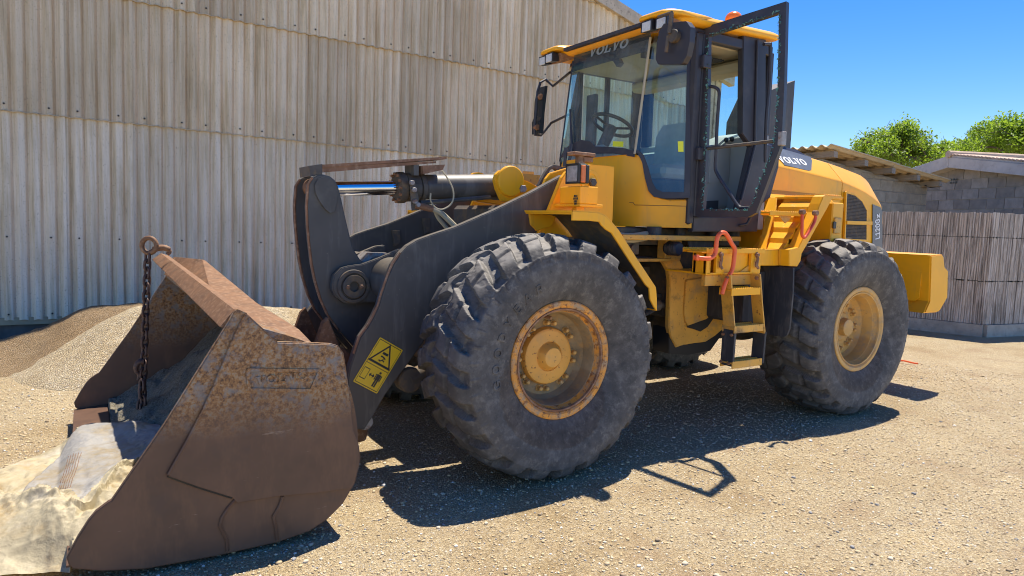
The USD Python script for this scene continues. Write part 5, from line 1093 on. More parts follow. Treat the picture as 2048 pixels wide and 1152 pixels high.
pd_ = [(545, 505), (780, 470), (800, 690), (760, 760), (690, 830), (610, 850), (560, 835), (540, 800), (530, 740), (540, 600)]
obj('access_panel', plate(rounded(xz(7, pd_, -.57), .015), -.575, -.5605, .004), 'yellow_worn', LD)
sl2 = rounded(xz(7, [(708, 540), (745, 540), (745, 665), (708, 665)], -.575), .008); obj('panel_slot', plate(sl2, -.584, -.5745, .003), 'yellow_worn', LD)
gr = xz(7, [(560, 840), (640, 810), (700, 790), (750, 720), (745, 770), (700, 835), (650, 868), (600, 850)], -.575); obj('grease_patch', plate(sg.Polygon(gr).buffer(.008, join_style=1), -.5775, -.5745, 0), 'grease', LD)
gr = xz(7, [(424, 850), (440, 890), (470, 985), (520, 960), (620, 940), (700, 945), (780, 880), (905, 770), (905, 830), (800, 900), (720, 1010), (560, 1040), (424, 1030)], -.54); obj('belly_guard', plate(sg.Polygon(gr).buffer(.004), -.545, -.35, .004), 'grease', LD)
obj('hinge_post', [cyl((1.45, -.05, .45), (1.45, -.05, 1.45), .16, 24), box(1.25, 1.65, -.3, .3, .5, .62, .02), box(1.25, 1.65, -.3, .3, 1.15, 1.25, .02)], 'dirty_metal', LD)
obj('drive_shaft', cyl((.3, 0, .70), (2.9, 0, .74), .05), 'dirty_metal', LD)
for i, (a, b, c_) in enumerate((((1.05, -.38, 1.22), (1.3, -.52, 1.05), (1.62, -.45, 1.0)), ((1.0, -.3, 1.35), (1.3, -.50, 1.32), (1.7, -.42, 1.30)), ((1.05, -.4, .95), (1.32, -.5, .85), (1.6, -.45, .9)), ((.85, -.62, 1.52), (1.05, -.66, 1.50), (1.30, -.60, 1.52)), ((.85, -.60, 1.48), (1.1, -.64, 1.465), (1.35, -.58, 1.49)))):
    obj('hydraulic_hose', tube(spline([a, b, c_], 8), .020, 8), 'black_rubber' if i < 3 else 'hose_grey', LD)
obj('steering_cylinder', [cyl((.9, -.36, .92), (1.6, -.46, .92), .05), cyl((1.6, -.46, .92), (1.9, -.48, .92), .03)], 'dirty_metal', LD)
fi = at(z(7, 170, 275), 'Y', -.6); obj('bracket', [box(fi[0] - .06, fi[0] + .06, -.6, -.55, fi[2] - .05, fi[2] + .06, .005), cyl(fi + [-.02, -.03, 0], fi + [-.02, .05, 0], .03, 12)], 'dirty_metal', LD)
jr = xz(7, [(500, 210), (560, 212), (720, 214), (745, 230), (745, 278), (555, 276)], -.64); obj('skirt_flap', plate(sg.Polygon(xz(7, [(555, 214), (740, 216), (740, 280), (575, 278)], -.66)), -.66, -.65, 0), 'black_rubber', LD)

# ------------------------------------------------------------------ platform, ladder, steps and rear fender
PY = -1.13
pfz = at(z(7, 700, 310), 'Y', PY)[2]
q0 = at(z(7, 690, 464), 'Y', PY)[0]; q1 = at(z(7, 1080, 458), 'Y', PY)[0]; qb = at(z(7, 690, 464), 'Y', PY)[2]; ql = at(z(7, 585, 460), 'X', q0)[1]
PL = xf('step_platform', LD)
obj('tool_box', [box(q0, q0 + .05, PY, ql, qb, pfz, .006), box(q0, q1, PY + .10, PY + .13, qb, pfz, .004), box(q0, q1, PY, -.72, qb - .004, qb + .012, .003), box(q0 + .03, q0 + .035, PY, ql, qb, pfz)], 'yellow_paint', PL)
hx0 = at(z(7, 702, 400), 'Y', PY)[0]; hx1 = at(z(7, 765, 400), 'Y', PY)[0]; hx2 = at(z(7, 822, 400), 'Y', PY)[0]; hx3 = at(z(7, 1015, 400), 'Y', PY)[0]
obj('box_front', [box(q0, hx0, PY - .002, PY + .03, qb, pfz, .004), box(hx1, hx2, PY - .002, PY + .03, qb, pfz, .004), box(hx0, hx1, PY - .0015, PY + .03, pfz - .03, pfz - .001, .003), box(hx3, q1, PY - .002, PY + .03, qb, pfz, .004), box(hx2, hx3, PY + .03, PY + .045, qb, pfz, .004)], 'yellow_paint', PL)
gus = xz(7, [(940, 455), (1015, 455), (1015, 400)], PY); obj('gusset', plate(gus, PY + .02, PY + .028, 0), 'yellow_worn', PL)
def serr(x0, x1, y0, y1, z0, t=.016, tooth=.024, nm='tread', m='yellow_paint', par=None, depth=.03, ysl=0.):
    """a step plate with a toothed front lip"""
    n_ = max(3, int((x1 - x0) / tooth)); xs_ = np.linspace(x0, x1, n_ * 8 + 1); zz = z0 + .007 * np.abs(np.sin((xs_ - x0) / (x1 - x0) * n_ * PI))
    g = sg.Polygon([(x0, z0 - depth)] + list(zip(xs_, zz)) + [(x1, z0 - depth)])
    ms_ = [plate(g, y0, y0 + .008, 0), plate(g, y1 - .008, y1, 0), box(x0, x1, y0 + .0085, y1 - .0085, z0 - t, z0 - .004, .002)]
    for yy in np.arange(y0 + .045, y1 - .03, .045): ms_.append(plate(sg.Polygon([(x0, z0 - .005)] + list(zip(xs_, zz)) + [(x1, z0 - .005)]), yy, yy + .006, 0))
    return obj(nm, ms_, m, par)
qi = at(z(7, 530, 310), 'X', q0)[1]
serr(q0 - .012, at(z(7, 1112, 295), 'Y', PY)[0], PY - .01, qi, pfz + .028, nm='platform_deck', par=PL)
obj('door_slab', box(q0 - .06, q0 + .10, PY - .005, ql, pfz + .0, pfz + .012, .002), 'yellow_paint', PL)
for q in ((800, 370), (1060, 370)):
    p = at(z(7, *q), 'Y', PY - .02); obj('rubber_latch', [tube([p + [0, .012, .07], p + [.006, 0, .02], p + [-.008, -.004, -.03], p + [.012, -.006, -.055]], .011, 7), cyl(p + [0, .02, .05], p + [0, -.012, .05], .016, 8), tube([p + [-.012, 0, 0], p + [-.01, -.004, -.045]], .010, 6)], 'rusty_edge', PL)
rr = [at(z(7, *q), 'Y', PY - .04) for q in ((655, 345), (690, 351), (725, 346), (750, 325), (762, 290), (766, 240), (775, 195), (795, 168), (825, 165), (848, 192), (875, 240), (898, 280), (894, 340), (885, 410), (870, 450), (845, 490), (822, 550), (806, 606))]
rr[0] = rr[0] + [0, .04, 0]
obj('red_handrail', tube(spline(rr, 4), .0165, 12), 'orange_tube', PL, 40)
obj('rail_end', cyl(rr[0] + [0, -.018, 0], rr[0] + [0, .02, 0], .022, 12), 'orange_tube', PL)
LAD = xf('ladder', LD); LY = -1.2
def lad_strip(Xc, pts_out, wdt, nm, m, t=.012):
    """an upright whose broad side faces forward; pts_out are its outer edge seen in the plane y = LY"""
    o = [at(z(7, *q), 'Y', LY) for q in pts_out]; ms_ = []
    for a, b in zip(o[:-1], o[1:]):
        ms_.append(hull([p + np.array([dx, dy, 0]) for p in (a, b) for dx in (0, t) for dy in (0, wdt)]))
    return obj(nm, ms_, m, LAD)
lad_strip(0, [(868, 468), (884, 680), (897, 868)], .105, 'upright', 'yellow_worn'); lad_strip(0, [(1080, 462), (1096, 690), (1114, 890)], .10, 'upright', 'yellow_worn')
lad_strip(0, [(899, 870), (888, 1010), (880, 1130)], .115, 'rubber_hanger', 'black_rubber', .02); lad_strip(0, [(1116, 880), (1106, 1000), (1095, 1104)], .11, 'rubber_hanger', 'black_rubber', .02)
for a, b in (((874, 572), (1084, 560)), ((894, 840), (1106, 825)), ((880, 1092), (1094, 1076))):
    A_, B_ = at(z(7, *a), 'Y', LY), at(z(7, *b), 'Y', LY); zz = (A_[2] + B_[2]) / 2
    serr(A_[0], B_[0] - .004, LY - .004, LY + .115, zz, nm='rung', m='yellow_worn' if a[1] > 600 else 'yellow_paint', par=LAD, depth=.05)
for q in ((815, 893), (875, 900), (798, 1090), (855, 1105)): 
    p = at(z(7, *q), 'X', at(z(7, 890, 900), 'Y', LY)[0] - .002); obj('hanger_bolt', cyl(p + [.01, 0, 0], p + [-.012, 0, 0], .012, 6), 'rusty_edge', LAD)
for q in ((845, 488), (1058, 490)):
    p = at(z(7, *q), 'X', at(z(7, *((868, 480) if q[0] < 900 else (1080, 480))), 'Y', LY)[0] - .001); obj('hanger_bolt', cyl(p + [.01, 0, 0], p + [-.014, 0, 0], .016, 6), 'rusty_edge', LAD)
obj('ladder_crossbar', box(q0 + .02, q1, PY + .02, PY + .06, qb - .09, qb - .006, .004), 'yellow_worn', LAD)
obj('mud_flap', pan2(pxs(4, [(1098, 578), (1258, 588), (1256, 700), (1240, 870), (1228, 900), (1215, 908), (1118, 893), (1100, 893)], (2.31, 0, 0), (-1, 0, 0)), (2.31, 0, 0), (-1, 0, 0), .018), 'black_rubber', LD)
obj('rear_side_tank', box(2.06, 2.30, -.98, -.45, .80, 1.26, .03), 'black_rubber', LD)
FR = xf('rear_fender', LD); RY = -1.19
fo = [(680, 802), (682, 992), (778, 996), (815, 935), (828, 850), (880, 760), (1000, 545), (1120, 330), (1175, 225), (1312, 212), (1312, 196), (1105, 172), (1075, 190), (1040, 275), (1005, 372), (900, 560), (790, 780)]
foP = sg.Polygon(xz(9, fo, RY)).buffer(.004).buffer(-.004)
obj('stringer', plate(foP, RY, RY + .10, .004), 'yellow_paint', FR)
x_e = at(z(9, 1312, 204), 'Y', RY)
obj('fender_top', box(at(z(9, 1090, 180), 'Y', RY)[0], 2.96, RY + .012, -.66, x_e[2] - .02, x_e[2] + .002, .004), 'yellow_paint', FR)
sx0 = at(z(9, 690, 800), 'Y', RY + .10)[0]; sz0 = at(z(9, 690, 800), 'Y', RY + .10)[2]; sx1 = at(z(9, 1060, 200), 'Y', RY + .1)[0]; sz1 = x_e[2]
obj('step_front', box(2.02, sx0 + .02, RY + .101, -.78, 1.29, sz0 - .002, .006), 'yellow_paint', FR)
ns = 5
for i in range(ns):
    xa, za = sx0 - .10 + (sx1 - sx0) * i / ns, sz0 + (sz1 - sz0) * i / ns
    dx, dz = (sx1 - sx0) / ns, (sz1 - sz0) / ns
    obj('step', [hull([(x, y, h) for y in (RY + .102, -.80) for x, h in ((xa, za), (xa + .012, za + .006), (xa + .06, za + dz * .55), (xa + .10, za + dz * .6), (xa + .14, za - .05), (xa + .01, za - .06))]), hull([(x, y, h) for y in (RY + .102, -.80) for x, h in ((xa + .06, za + dz * .55), (xa + .075, za + dz * .95), (xa + .16, za + dz * .95), (xa + .16, za + dz * .3))])], 'yellow_paint', FR)
isx = [(312, 792), (405, 803), (425, 700), (470, 520), (500, 420), (525, 350), (537, 205), (480, 203), (445, 215), (372, 410), (412, 412), (395, 500), (350, 690)]
ip = np.array([2.25, -.90, 1.418]); ind = np.array([.34, 0, .43]); inn_ = np.cross([0, 1, 0], ind); inn_ /= np.linalg.norm(inn_)
if inn_ @ (CAM - ip) < 0: inn_ = -inn_
obj('stringer', pan2(pxs(9, isx, ip, inn_), ip, inn_, .012), 'yellow_paint', FR)
bk = xz(9, [(535, 205), (545, 185), (1090, 160), (1090, 180), (1010, 372), (525, 345)], -.80)
obj('riser', pan2([atp(z(9, *q), (2.80, -.85, 1.8), (-.9, 0, .42)) for q in ((537, 200), (560, 186), (1085, 165), (1075, 205), (1008, 372), (525, 345))], (2.80, -.85, 1.8), (-.9, 0, .42), .01), 'yellow_paint', FR)
obj('riser_slot', pan2([atp(z(9, *q), (2.80, -.85, 1.8), (-.9, 0, .42)) for q in ((668, 290), (850, 278), (850, 300), (680, 325), (668, 310))], (2.80, -.85, 1.8), (-.9, 0, .42), .008, off=.0015, r=.004), 'dirty_metal', FR)
e0 = at(z(9, 462, 372), 'Y', -1.10); e1_ = at(z(9, 985, 358), 'Y', -1.10)
serr(e0[0], e1_[0], -1.10, -1.01, e0[2] + .008, nm='tread', par=FR, depth=.03)
obj('tread_bracket', plate(xz(9, [(570, 412), (705, 415), (690, 455), (640, 500), (610, 470)], -1.08), -1.08, -1.07, 0), 'yellow_worn', FR)
serr(2.84, 3.02, RY + .06, -.70, x_e[2] + .018, nm='top_tread', par=FR, depth=.03)
ur = [at(z(9, *q), 'Y', -1.215) for q in ((833, 385), (832, 460), (830, 560), (828, 620), (840, 655), (862, 660), (888, 630), (925, 570), (965, 500), (985, 440), (985, 390))]
obj('grab_loop', tube(spline(ur, 5), .0125, 10), 'red_tube', FR, 40)
for q in ((833, 368), (985, 380)): p = at(z(9, *q), 'Y', -1.215); obj('loop_bolt', cyl(p + [0, -.02, 0], p + [0, .02, 0], .022, 10), 'rusty_edge', FR)
obj('battery_box', [box(at(z(9, 1180, 400), 'Y', -.98)[0], at(z(9, 1308, 400), 'Y', -.98)[0], -.98, -.66, 1.42, x_e[2] - .03, .01), ], 'yellow_paint', FR)
lk = at(z(9, 1228, 525), 'Y', -.98); obj('box_latch', [box(lk[0] - .05, lk[0] + .05, -.995, -.978, lk[2] - .07, lk[2] + .07, .006)], 'yellow_worn', FR)
lk = at(z(9, 1196, 520), 'Y', -.998); obj('latch_bolt', box(lk[0] - .012, lk[0] + .03, -1.004, -.994, lk[2] - .03, lk[2] + .03, .003), 'label_black', FR)
obj('rear_fender_far', [box(2.55, 3.0, .66, 1.2, x_e[2] - .02, x_e[2], .004), hull([(x, y, h) for y in (.7, 1.2) for x, h in ((2.1, 1.30), (2.12, 1.30), (2.56, x_e[2]), (2.54, x_e[2]))])], 'yellow_paint', LD)

# ------------------------------------------------------------------ engine hood
HD = xf('engine_hood', LD)
def section(x):
    w = np.interp(x, [2.62, 3.4, 4.1, 4.52, 4.70, 4.78], [.64, .66, .655, .638, .56, .42])
    zs = np.interp(x, [2.62, 3.1, 3.75, 4.15, 4.42, 4.65, 4.78], [2.17, 2.135, 2.075, 2.00, 1.92, 1.78, 1.60])
    zt = np.interp(x, [2.62, 3.56, 3.97, 4.4, 4.66, 4.78], [2.36, 2.291, 2.243, 2.18, 2.05, 1.86])
    wt = w * .70; zbm = 1.36
    p = [(-w * .97, 1.36), (-w, 1.5), (-w, zs - .03), (-w * .985, zs), (-wt - .03, zt - .025), (-wt + .02, zt - .004), (-wt * .5, zt + .008), (0, zt + .012)]
    return np.array(p + [(-a, b) for a, b in p[-2::-1]])
def loft(xs_, scale=1.):
    S = np.array([section(x) for x in xs_]); n_ = S.shape[1]; v = np.concatenate([np.repeat(np.array(xs_)[:, None, None], n_, 1), S], 2).reshape(-1, 3); f = []
    for i in range(len(xs_) - 1):
        for j in range(n_ - 1): f.append([i * n_ + j, i * n_ + j + 1, (i + 1) * n_ + j + 1, (i + 1) * n_ + j])
    m = [tm((v, np.array(f)))]
    for i, rev in ((0, False), (len(xs_) - 1, True)):
        idx = list(range(i * n_, (i + 1) * n_)); ff = [[idx[0], idx[k + 1], idx[k]] if not rev else [idx[0], idx[k], idx[k + 1]] for k in range(1, n_ - 1)]; m.append(trimesh.Trimesh(v, np.array(ff), process=False))
    t_ = cat(m); t_.merge_vertices()
    if t_.volume < 0: t_.invert()
    return t_
obj('front_cover', loft([2.66, 2.72, 3.0, 3.4, 3.764]), 'yellow_paint', HD, 25)
obj('rear_cover', loft([3.774, 3.9, 4.05, 4.2, 4.35, 4.45, 4.52, 4.58, 4.64, 4.69, 4.73, 4.76, 4.78]), 'yellow_paint', HD, 25)
cv = [(2.53, x_) for x_ in (0,)]
obj('cowl', hull([(x, y, h) for x in (2.52, 2.655) for y in (-.62, .62) for h in (1.86, 2.15)] + [(x, y, h) for x in (2.52, 2.655) for y in (-.45, .45) for h in (2.3,)]), 'yellow_paint', HD)
obj('hood_foot', [hull([(x, y, h) for x, y, h in ((2.62, -.64, 1.86), (2.62, -.72, 1.855), (3.55, -.72, 1.855), (3.6, -.655, 1.86), (3.5, -.655, 1.93), (2.66, -.645, 1.93))])], 'yellow_paint', HD)
obj('top_vent', hull([(x, y, h) for x, y, h in ((2.7, -.42, 2.34), (2.7, .42, 2.34), (3.62, -.40, 2.285), (3.62, .40, 2.285), (2.72, -.38, 2.395), (2.72, .38, 2.395), (3.45, -.36, 2.36), (3.45, .36, 2.36))]), 'cab_dark', HD)
# dark maker's plate with lettering on the slanted shoulder
sa = np.array([3.0, *section(3.0)[3]]); sb_ = np.array([3.0, *section(3.0)[4]]); sc_ = np.array([3.5, *section(3.5)[3]]); hn = np.cross(sb_ - sa, sc_ - sa); hn /= np.linalg.norm(hn)
if hn[2] < 0: hn = -hn
obj('name_plate', pan2(pxs(5, [(132, 197), (238, 228), (243, 240), (241, 272), (232, 274), (150, 255), (130, 225)], sa, hn), sa, hn, .006, off=.004), 'plate_grey', HD)
t0 = atp(z(5, 137, 246), sa, hn); t1 = atp(z(5, 231, 257), sa, hn); u0 = t1 - t0; t2 = atp(z(5, 133, 222), sa, hn); hh = abs((t2 - t0) @ np.cross(hn, u0 / np.linalg.norm(u0)))
gw, wd = slab_word(hh * .82); gw = affinity.scale(gw, np.linalg.norm(u0) / wd, 1, origin=(0, 0))
obj('plate_lettering', put_poly(gw, t0 + hn * .0042, u0, np.cross(hn, u0), .002), 'letter_white', HD, False)
# side grille
def side_n(x): 
    w0, w1 = section(x - .05)[2][0], section(x + .05)[2][0]; n_ = np.array([-(w1 - w0) / .1 * -1, -1, 0]); return np.array([(w1 - w0) / .1, -1, 0.]) / math.hypot((w1 - w0) / .1, 1)
gx = 4.17; gP = np.array([gx, section(gx)[2][0], 1.7]); gN = side_n(gx)
gpts = pxs(5, [(357, 350), (385, 358), (408, 378), (424, 408), (423, 507), (352, 503)], gP, gN)
gr_ = obj('grille', pan2(gpts, gP, gN, .010, off=.006), 'grille_mesh', HD)
u2, v2, n2 = plane_basis(gN); g2d = sg.Polygon([((q - gP) @ u2, (q - gP) @ v2) for q in gpts]); bx_ = g2d.bounds; holes = []
cell = .016
for j, b in enumerate(np.arange(bx_[1], bx_[3], cell * .87)):
    for a in np.arange(bx_[0] + (cell / 2 if j % 2 else 0), bx_[2], cell):
        if g2d.buffer(-.008).contains(sg.Point(a, b)): holes.append((a, b))
sheet2 = g2d.difference(ops.unary_union([sg.Point(a, b).buffer(cell * .36, 2) for a, b in holes]))
mm = []
for k in getattr(sheet2, 'geoms', [sheet2]):
    m = trimesh.creation.extrude_polygon(k, .004, engine='earcut'); w = m.vertices; mm.append(trimesh.Trimesh(gP + w[:, :1] * u2 + w[:, 1:2] * v2 + (w[:, 2:] + .012) * n2, m.faces, process=False))
obj('mesh_screen', mm, 'dirty_metal', gr_, False)
obj('grille_frame', pan2([gP + u2 * a + v2 * b for a, b in g2d.buffer(.018).exterior.coords[:-1]], gP, gN, .02, [[gP + u2 * a + v2 * b for a, b in g2d.exterior.coords[:-1]]], off=.018), 'yellow_paint', gr_)
obj('grille_bar', pan2(pxs(5, [(354, 443), (440, 445), (440, 457), (354, 455)], gP, gN), gP, gN, .02, off=.028), 'yellow_paint', gr_)
lx = 4.43; lP = np.array([lx, section(lx)[2][0], 1.6]); lN = side_n(lx); 
obj('model_plate', pan2(pxs(5, [(447, 387), (474, 398), (479, 412), (479, 535), (446, 530)], lP, lN), lP, lN, .004, off=.010), 'plate_grey', HD)
b0 = atp(z(5, 469, 504), lP, lN); b1 = atp(z(5, 469, 436), lP, lN); ul = b1 - b0; hh = np.linalg.norm(atp(z(5, 455, 504), lP, lN) - b0)
mt_ = flat_text('L120G', hh, b0 + lN * .0105, ul, np.cross(lN, ul), .002, True); L_now = (mt_.vertices - b0) @ (ul / np.linalg.norm(ul))
sc = np.linalg.norm(ul) / L_now.max(); uu = ul / np.linalg.norm(ul); mt_.vertices = mt_.vertices + np.outer(L_now * (sc - 1), uu)
obj('model_lettering', mt_, 'letter_white', HD, False)
b2 = atp(z(5, 469, 434), lP, lN); obj('model_lettering', flat_text('z', hh * .8, b2 + lN * .0105, ul, np.cross(lN, ul), .002, True), 'letter_white', HD, False)
# exhaust cover behind the cab
ez = [(3.06, -.30), (3.40, -.30), (3.40, .06), (3.06, .06)]
e_f = at(z(3, 1207, 432), 'Y', -.28); e_t = at(z(3, 1320, 386), 'Y', -.28)
obj('exhaust_stack', hull([(x, y, h) for y in (-.28, .10) for x, h in ((e_f[0], e_f[2]), (e_t[0], e_t[2]), (e_t[0], 2.3), (e_f[0] - .16, 2.3), (e_f[0] - .16, 2.62))]), 'dark_paint', LD)
# counterweight
cwp = [(440, 470), (524, 463), (533, 480), (540, 552), (566, 580), (560, 775), (505, 872), (480, 882), (392, 888), (430, 800)]
CW = sg.Polygon([tuple(at(z(15, *q), 'Y', -1.07)[[0, 2]]) for q in cwp])
cwm = plate(CW.buffer(.012).buffer(-.012), -1.07, 1.07, .012)
cwt = obj('counterweight', cwm, 'yellow_paint', LD, 30)
fx_ = at(z(15, 436, 640), 'Y', -1.07)[0] - .004
emb = [at(z(15, *q), 'X', fx_) for q in ((150, 550), (165, 527), (390, 535), (408, 560), (400, 780), (370, 800), (235, 795))]
emb2 = [p if p[1] < -.2 else np.array([fx_, -.2, p[2]]) for p in emb]
ep = [(-.98, .93), (-.98, 1.24), (-.94, 1.28), (-.45, 1.28), (-.45, .89), (-.94, .89)]
obj('embossed_panel', pan2([(fx_, y, h) for y, h in ep], (fx_, 0, 0), (-1, 0, 0), .012, off=.006, r=.02), 'yellow_paint', cwt)

# ------------------------------------------------------------------ gravel in the bucket, chain, sack
xs = np.linspace(-2.5, -1.38, 90); ysl = np.linspace(-BY + .04, BY - .04, 140); X, Y = np.meshgrid(xs, ysl, indexing='ij')
Pn = np.stack([X, Y, 0 * X], -1)
H = .10 + .55 * sstep(X, -2.38, -1.50) + (meshkit.fbm(Pn * 2.2, 3, 71) - .5) * .22 + (meshkit.fbm(Pn * 9, 4, 72) - .5) * .09 + .06 * np.clip(Y, -1, 1) * 0
H = np.minimum(H, .90); H = np.where(X < -2.36, .06, H); H = np.maximum(H, .045)
tag(obj('gravel_load', grid_mesh(X, Y, H), 'gravel_grey', smooth=True), 'grey heap of damp gravel and lumps lying inside the rusty bucket', 'gravel load')
CH = xf('lifting_chain', label='rusty link chain with hook and ring hanging from the bucket rail', cat='chain')
cy_ = .75
topc = at(z(12, 152, 128), 'Y', cy_); botc = at(z(12, 98, 1085), 'Y', cy_ - .1)
def link(c_, t, side, L_=.052, w=.022, r=.0085):
    t = t / np.linalg.norm(t); side = side - t * (side @ t); side /= np.linalg.norm(side); a = np.linspace(0, 2 * PI, 18, endpoint=False)
    q = [c_ + t * (np.sign(math.sin(x)) * (L_ / 2 - w) * min(1, abs(math.sin(x)) * 3) + w * math.sin(x)) + side * w * math.cos(x) * .82 for x in a]
    return tube(q, r, 7, closed=True)
ctrl = spline([topc, at(z(12, 146, 300), 'Y', cy_), at(z(12, 138, 500), 'Y', cy_), at(z(12, 134, 660), 'Y', cy_), at(z(12, 128, 800), 'Y', cy_ - .02), at(z(12, 116, 930), 'Y', cy_ - .06), botc, botc + [-.03, -.10, -.012]], 30)
dl = np.r_[0, np.cumsum(np.linalg.norm(np.diff(ctrl, axis=0), axis=1))]; nL = int(dl[-1] / .0545)
for i in range(nL):
    s = (i + .5) * .0545; c_ = np.array([np.interp(s, dl, ctrl[:, k]) for k in range(3)]); c2_ = np.array([np.interp(s + .02, dl, ctrl[:, k]) for k in range(3)]); t = c2_ - c_
    obj('link', link(c_, t, np.array([1., .6, 0]) if i % 2 else np.array([-.6, 1., 0]), .076, .025, .0095), 'chain_iron', CH, 50)
c2s = spline([at(z(12, 118, 830), 'Y', cy_ - .07), at(z(12, 128, 950), 'Y', cy_ - .10), at(z(12, 124, 1060), 'Y', cy_ - .12), at(z(12, 126, 1095), 'Y', cy_ - .13)], 20)
dl = np.r_[0, np.cumsum(np.linalg.norm(np.diff(c2s, axis=0), axis=1))]
for i in range(int(dl[-1] / .0545)):
    s = (i + .5) * .0545; c_ = np.array([np.interp(s, dl, c2s[:, k]) for k in range(3)]); t = c2s[-1] - c2s[0]
    obj('link', link(c_, t, np.array([1., .6, 0]) if i % 2 else np.array([-.6, 1., 0]), .076, .025, .0095), 'chain_iron', CH, 50)
rc = at(z(12, 160, 85), 'Y', cy_); a = np.linspace(0, 2 * PI, 36, endpoint=False)
rn = (CAM - rc) / np.linalg.norm(CAM - rc); ru = np.cross([0, 0, 1.], rn); ru /= np.linalg.norm(ru); rv = np.cross(rn, ru); ru = ru * .85 + rn * .5
obj('ring', tube([rc + .052 * (ru * math.cos(x) + rv * math.sin(x)) for x in a], .0165, 10, closed=True), 'bucket_rust', CH, 50)
hk = [at(z(12, *q), 'Y', cy_ - .01) for q in ((150, 130), (170, 118), (200, 102), (235, 97), (262, 105), (272, 120), (258, 134))]
obj('shackle', tube(spline(hk, 5), [.013] * 8 + [.022] * 14 + [.014] * 9, 10), 'bucket_rust', CH, 50)
hk = [at(z(12, *q), 'Y', cy_ - .02) for q in ((130, 720), (105, 724), (88, 748), (90, 775), (104, 792), (100, 822))]
obj('hook', tube(spline(hk, 6), np.linspace(.022, .010, 31), 10), 'chain_iron', CH, 50)

# woven sack: a front wall rising to a crinkled rim, a hollow behind it and a smooth flap laid over the lip of the bucket
nx, ny = 300, 380
u = np.linspace(0, 1, nx); v = np.linspace(0, 1, ny); U_, V_ = np.meshgrid(u, v, indexing='ij')
far_edge = spline([(-4.6, -.9, 0), (-3.5, -.12, 0), (-2.95, .22, 0), (-2.68, .56, 0), (-2.60, .66, 0), (-2.50, .74, 0), (-2.38, .66, 0), (-2.23, .50, 0), (-2.10, .22, 0)], 12)[:, :2]
near_edge = spline([(-4.5, -1.7, 0), (-3.6, -1.34, 0), (-3.1, -1.19, 0), (-2.82, -1.13, 0), (-2.66, -1.17, 0), (-2.52, -1.24, 0), (-2.42, -1.22, 0), (-2.3, -1.15, 0), (-2.18, -1.0, 0), (-2.05, -.8, 0)], 12)[:, :2]
def par(c_, t): d_ = np.r_[0, np.cumsum(np.linalg.norm(np.diff(c_, axis=0), axis=1))]; d_ /= d_[-1]; return np.stack([np.interp(t, d_, c_[:, 0]), np.interp(t, d_, c_[:, 1])], -1)
E0, E1 = par(near_edge, u), par(far_edge, u)
XY = E0[:, None] * (1 - V_[..., None]) + E1[:, None] * V_[..., None]
X, Y = XY[..., 0], XY[..., 1]; Pn = np.stack([X, Y, 0 * X], -1)
Xw = X + (meshkit.fbm(Pn * 4, 3, 81) - .5) * .05; Yw = Y + (meshkit.fbm(Pn * 4 + 9, 3, 82) - .5) * .06
HR = .235
rl = [tuple(at(q, 'Z', HR)[:2]) for q in ((-260, 960), (-120, 972), (0, 982), (60, 986), (107, 986), (153, 1001), (195, 985), (240, 948))]
rl = spline([(-3.9, -.85, 0)] + [(a, b, 0) for a, b in rl] + [(-2.2, -.55, 0)], 8)[:, :2]; dmin = np.full(X.shape, 9.); sgd = np.zeros(X.shape)
for i in range(len(rl) - 1):
    ab = rl[i + 1] - rl[i]; t = np.clip(((Xw - rl[i][0]) * ab[0] + (Yw - rl[i][1]) * ab[1]) / (ab @ ab), 0, 1); dx, dy = Xw - rl[i][0] - t * ab[0], Yw - rl[i][1] - t * ab[1]
    dd = np.hypot(dx, dy); m = dd < dmin; dmin = np.where(m, dd, dmin); sgd = np.where(m, np.sign(ab[0] * dy - ab[1] * dx), sgd)
back = sgd > 0
lip = .02 + .105 * sstep(Xw, -2.72, -2.52) + .04 * sstep(Xw, -2.4, -2.15)
nearD = V_ * np.linalg.norm(E1 - E0, axis=1)[:, None]
wall_h = .018 + (HR - .018) * np.clip(nearD / (nearD + dmin + 1e-6), 0, 1) ** .8
pocket = np.maximum(lip + .035, .10) + (HR - .135) * np.exp(-(dmin / .085) ** 1.6)
H = np.where(back, np.maximum(pocket, lip), wall_h)
fa, fb = at((172, 846), 'Z', .15)[:2], at((48, 974), 'Z', .13)[:2]; fd_ = (fb - fa) / np.linalg.norm(fb - fa)
side_f = (Xw - fa[0]) * fd_[1] - (Yw - fa[1]) * fd_[0]
if ((-2.35 - fa[0]) * fd_[1] - (0 - fa[1]) * fd_[0]) < 0: side_f = -side_f
flap = back & (side_f > 0) & (dmin > .045)
H = H + np.where(back & (side_f > 0), .026 * sstep(side_f, 0, .012), 0) * sstep(dmin, .02, .08)
Rk = np.random.default_rng(17); fac = np.zeros_like(X); wp = np.stack([meshkit.fbm(Pn * 3.1 + 5, 3, 91), meshkit.fbm(Pn * 3.1 + 15, 3, 92)], -1) * .12
qx, qy = Xw + wp[..., 0], Yw + wp[..., 1]
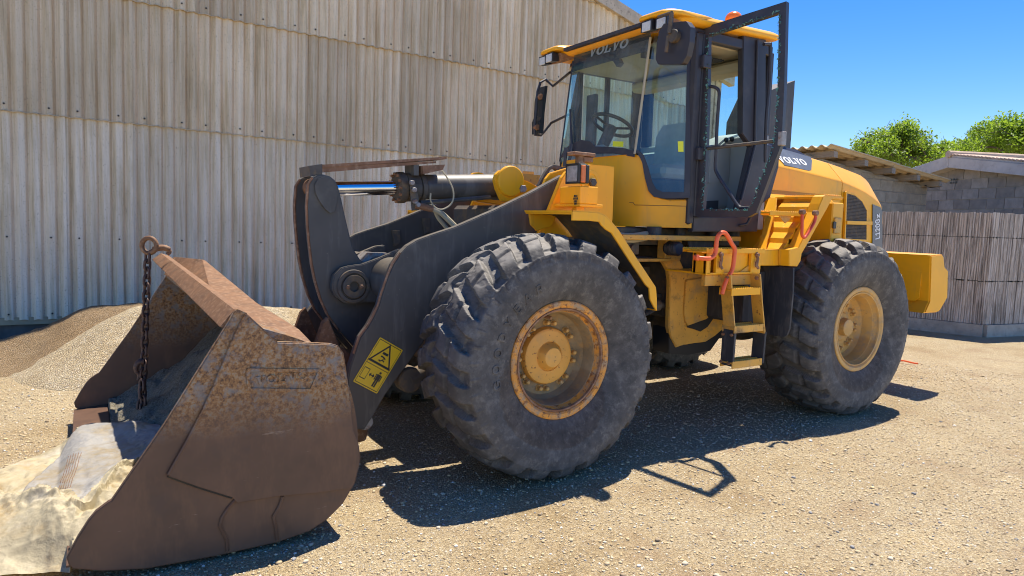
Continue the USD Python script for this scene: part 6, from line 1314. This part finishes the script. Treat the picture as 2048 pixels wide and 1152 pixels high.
for k_ in range(36):
    an = Rk.uniform(0, PI); fq = 1.8 * 1.09 ** k_; am = .030 / (fq / 1.8) ** .95
    tri_ = np.abs(((qx * math.cos(an) + qy * math.sin(an)) * fq + Rk.random()) % 1.0 - .5) * 2
    fac += am * (tri_ - .5) * sstep(meshkit.noise(Pn * (fq * .5) + 7.3 * k_, 60 + k_), .48, .66)
rim_ = np.exp(-(dmin / .07) ** 2); crk = 1 - np.abs(meshkit.fbm(Pn * 22 + 3, 3, 84) * 2 - 1)
amp = np.where(back, np.where(side_f > 0, .55, 1.), 1.0)
H = H + fac * (amp + .9 * rim_) + (crk - .7) * (.002 + .034 * rim_) + np.where(back, .02, .035) * (meshkit.fbm(Pn * 2.2, 2, 83) - .45)
edge = np.minimum(np.minimum(V_ * 14, (1 - V_) * 9), 1); H = .014 + (H - .014) * (.35 + .65 * edge)
H = np.where((Xw > -2.56) & (Yw > -1.30), np.maximum(H, .126), H); H = np.maximum(H, ground_z(Xw, Yw) + .008)
H = H + .012 * (1 - sstep(V_, .0, .035)) * (meshkit.noise(Pn * 9, 95) - .2)
gm = grid_mesh(Xw, Yw, H); nf = len(gm.faces) // 2; fl_ = (flap[:-1, :-1] & flap[1:, 1:]).ravel(); fl_ = np.r_[fl_, fl_]
SK = xf('woven_sack', label='crumpled cream woven plastic sack spread over the bucket lip and ground', cat='sack')
sb1, sb2 = trimesh.Trimesh(gm.vertices, gm.faces[~fl_], process=False), trimesh.Trimesh(gm.vertices, gm.faces[fl_], process=False)
for q in (sb1, sb2): q.remove_unreferenced_vertices()
obj('sack_body', sb1, 'woven_sack', SK, True)
obj('flap', sb2, 'woven_sack_top', SK, True)
pr_ = []
for k_ in range(6):                                            # a band of dark stitching across the flap
    a_ = at((137 + 5.2 * k_, 915), 'Z', .16); b_ = at((112 + 5.0 * k_, 985), 'Z', .17); n_s = 60
    xs_ = np.linspace(a_[0], b_[0], n_s); ys_ = np.linspace(a_[1], b_[1], n_s); from_i = []
    d2 = (Xw.ravel()[None] - xs_[:, None]) ** 2 + (Yw.ravel()[None] - ys_[:, None]) ** 2; hh_ = H.ravel()[d2.argmin(1)]
    pr_.append(tube(np.stack([xs_, ys_, hh_ + .001], 1), .0014, 4))
obj('stitching', pr_, 'stitch', SK, False, kind='stuff')
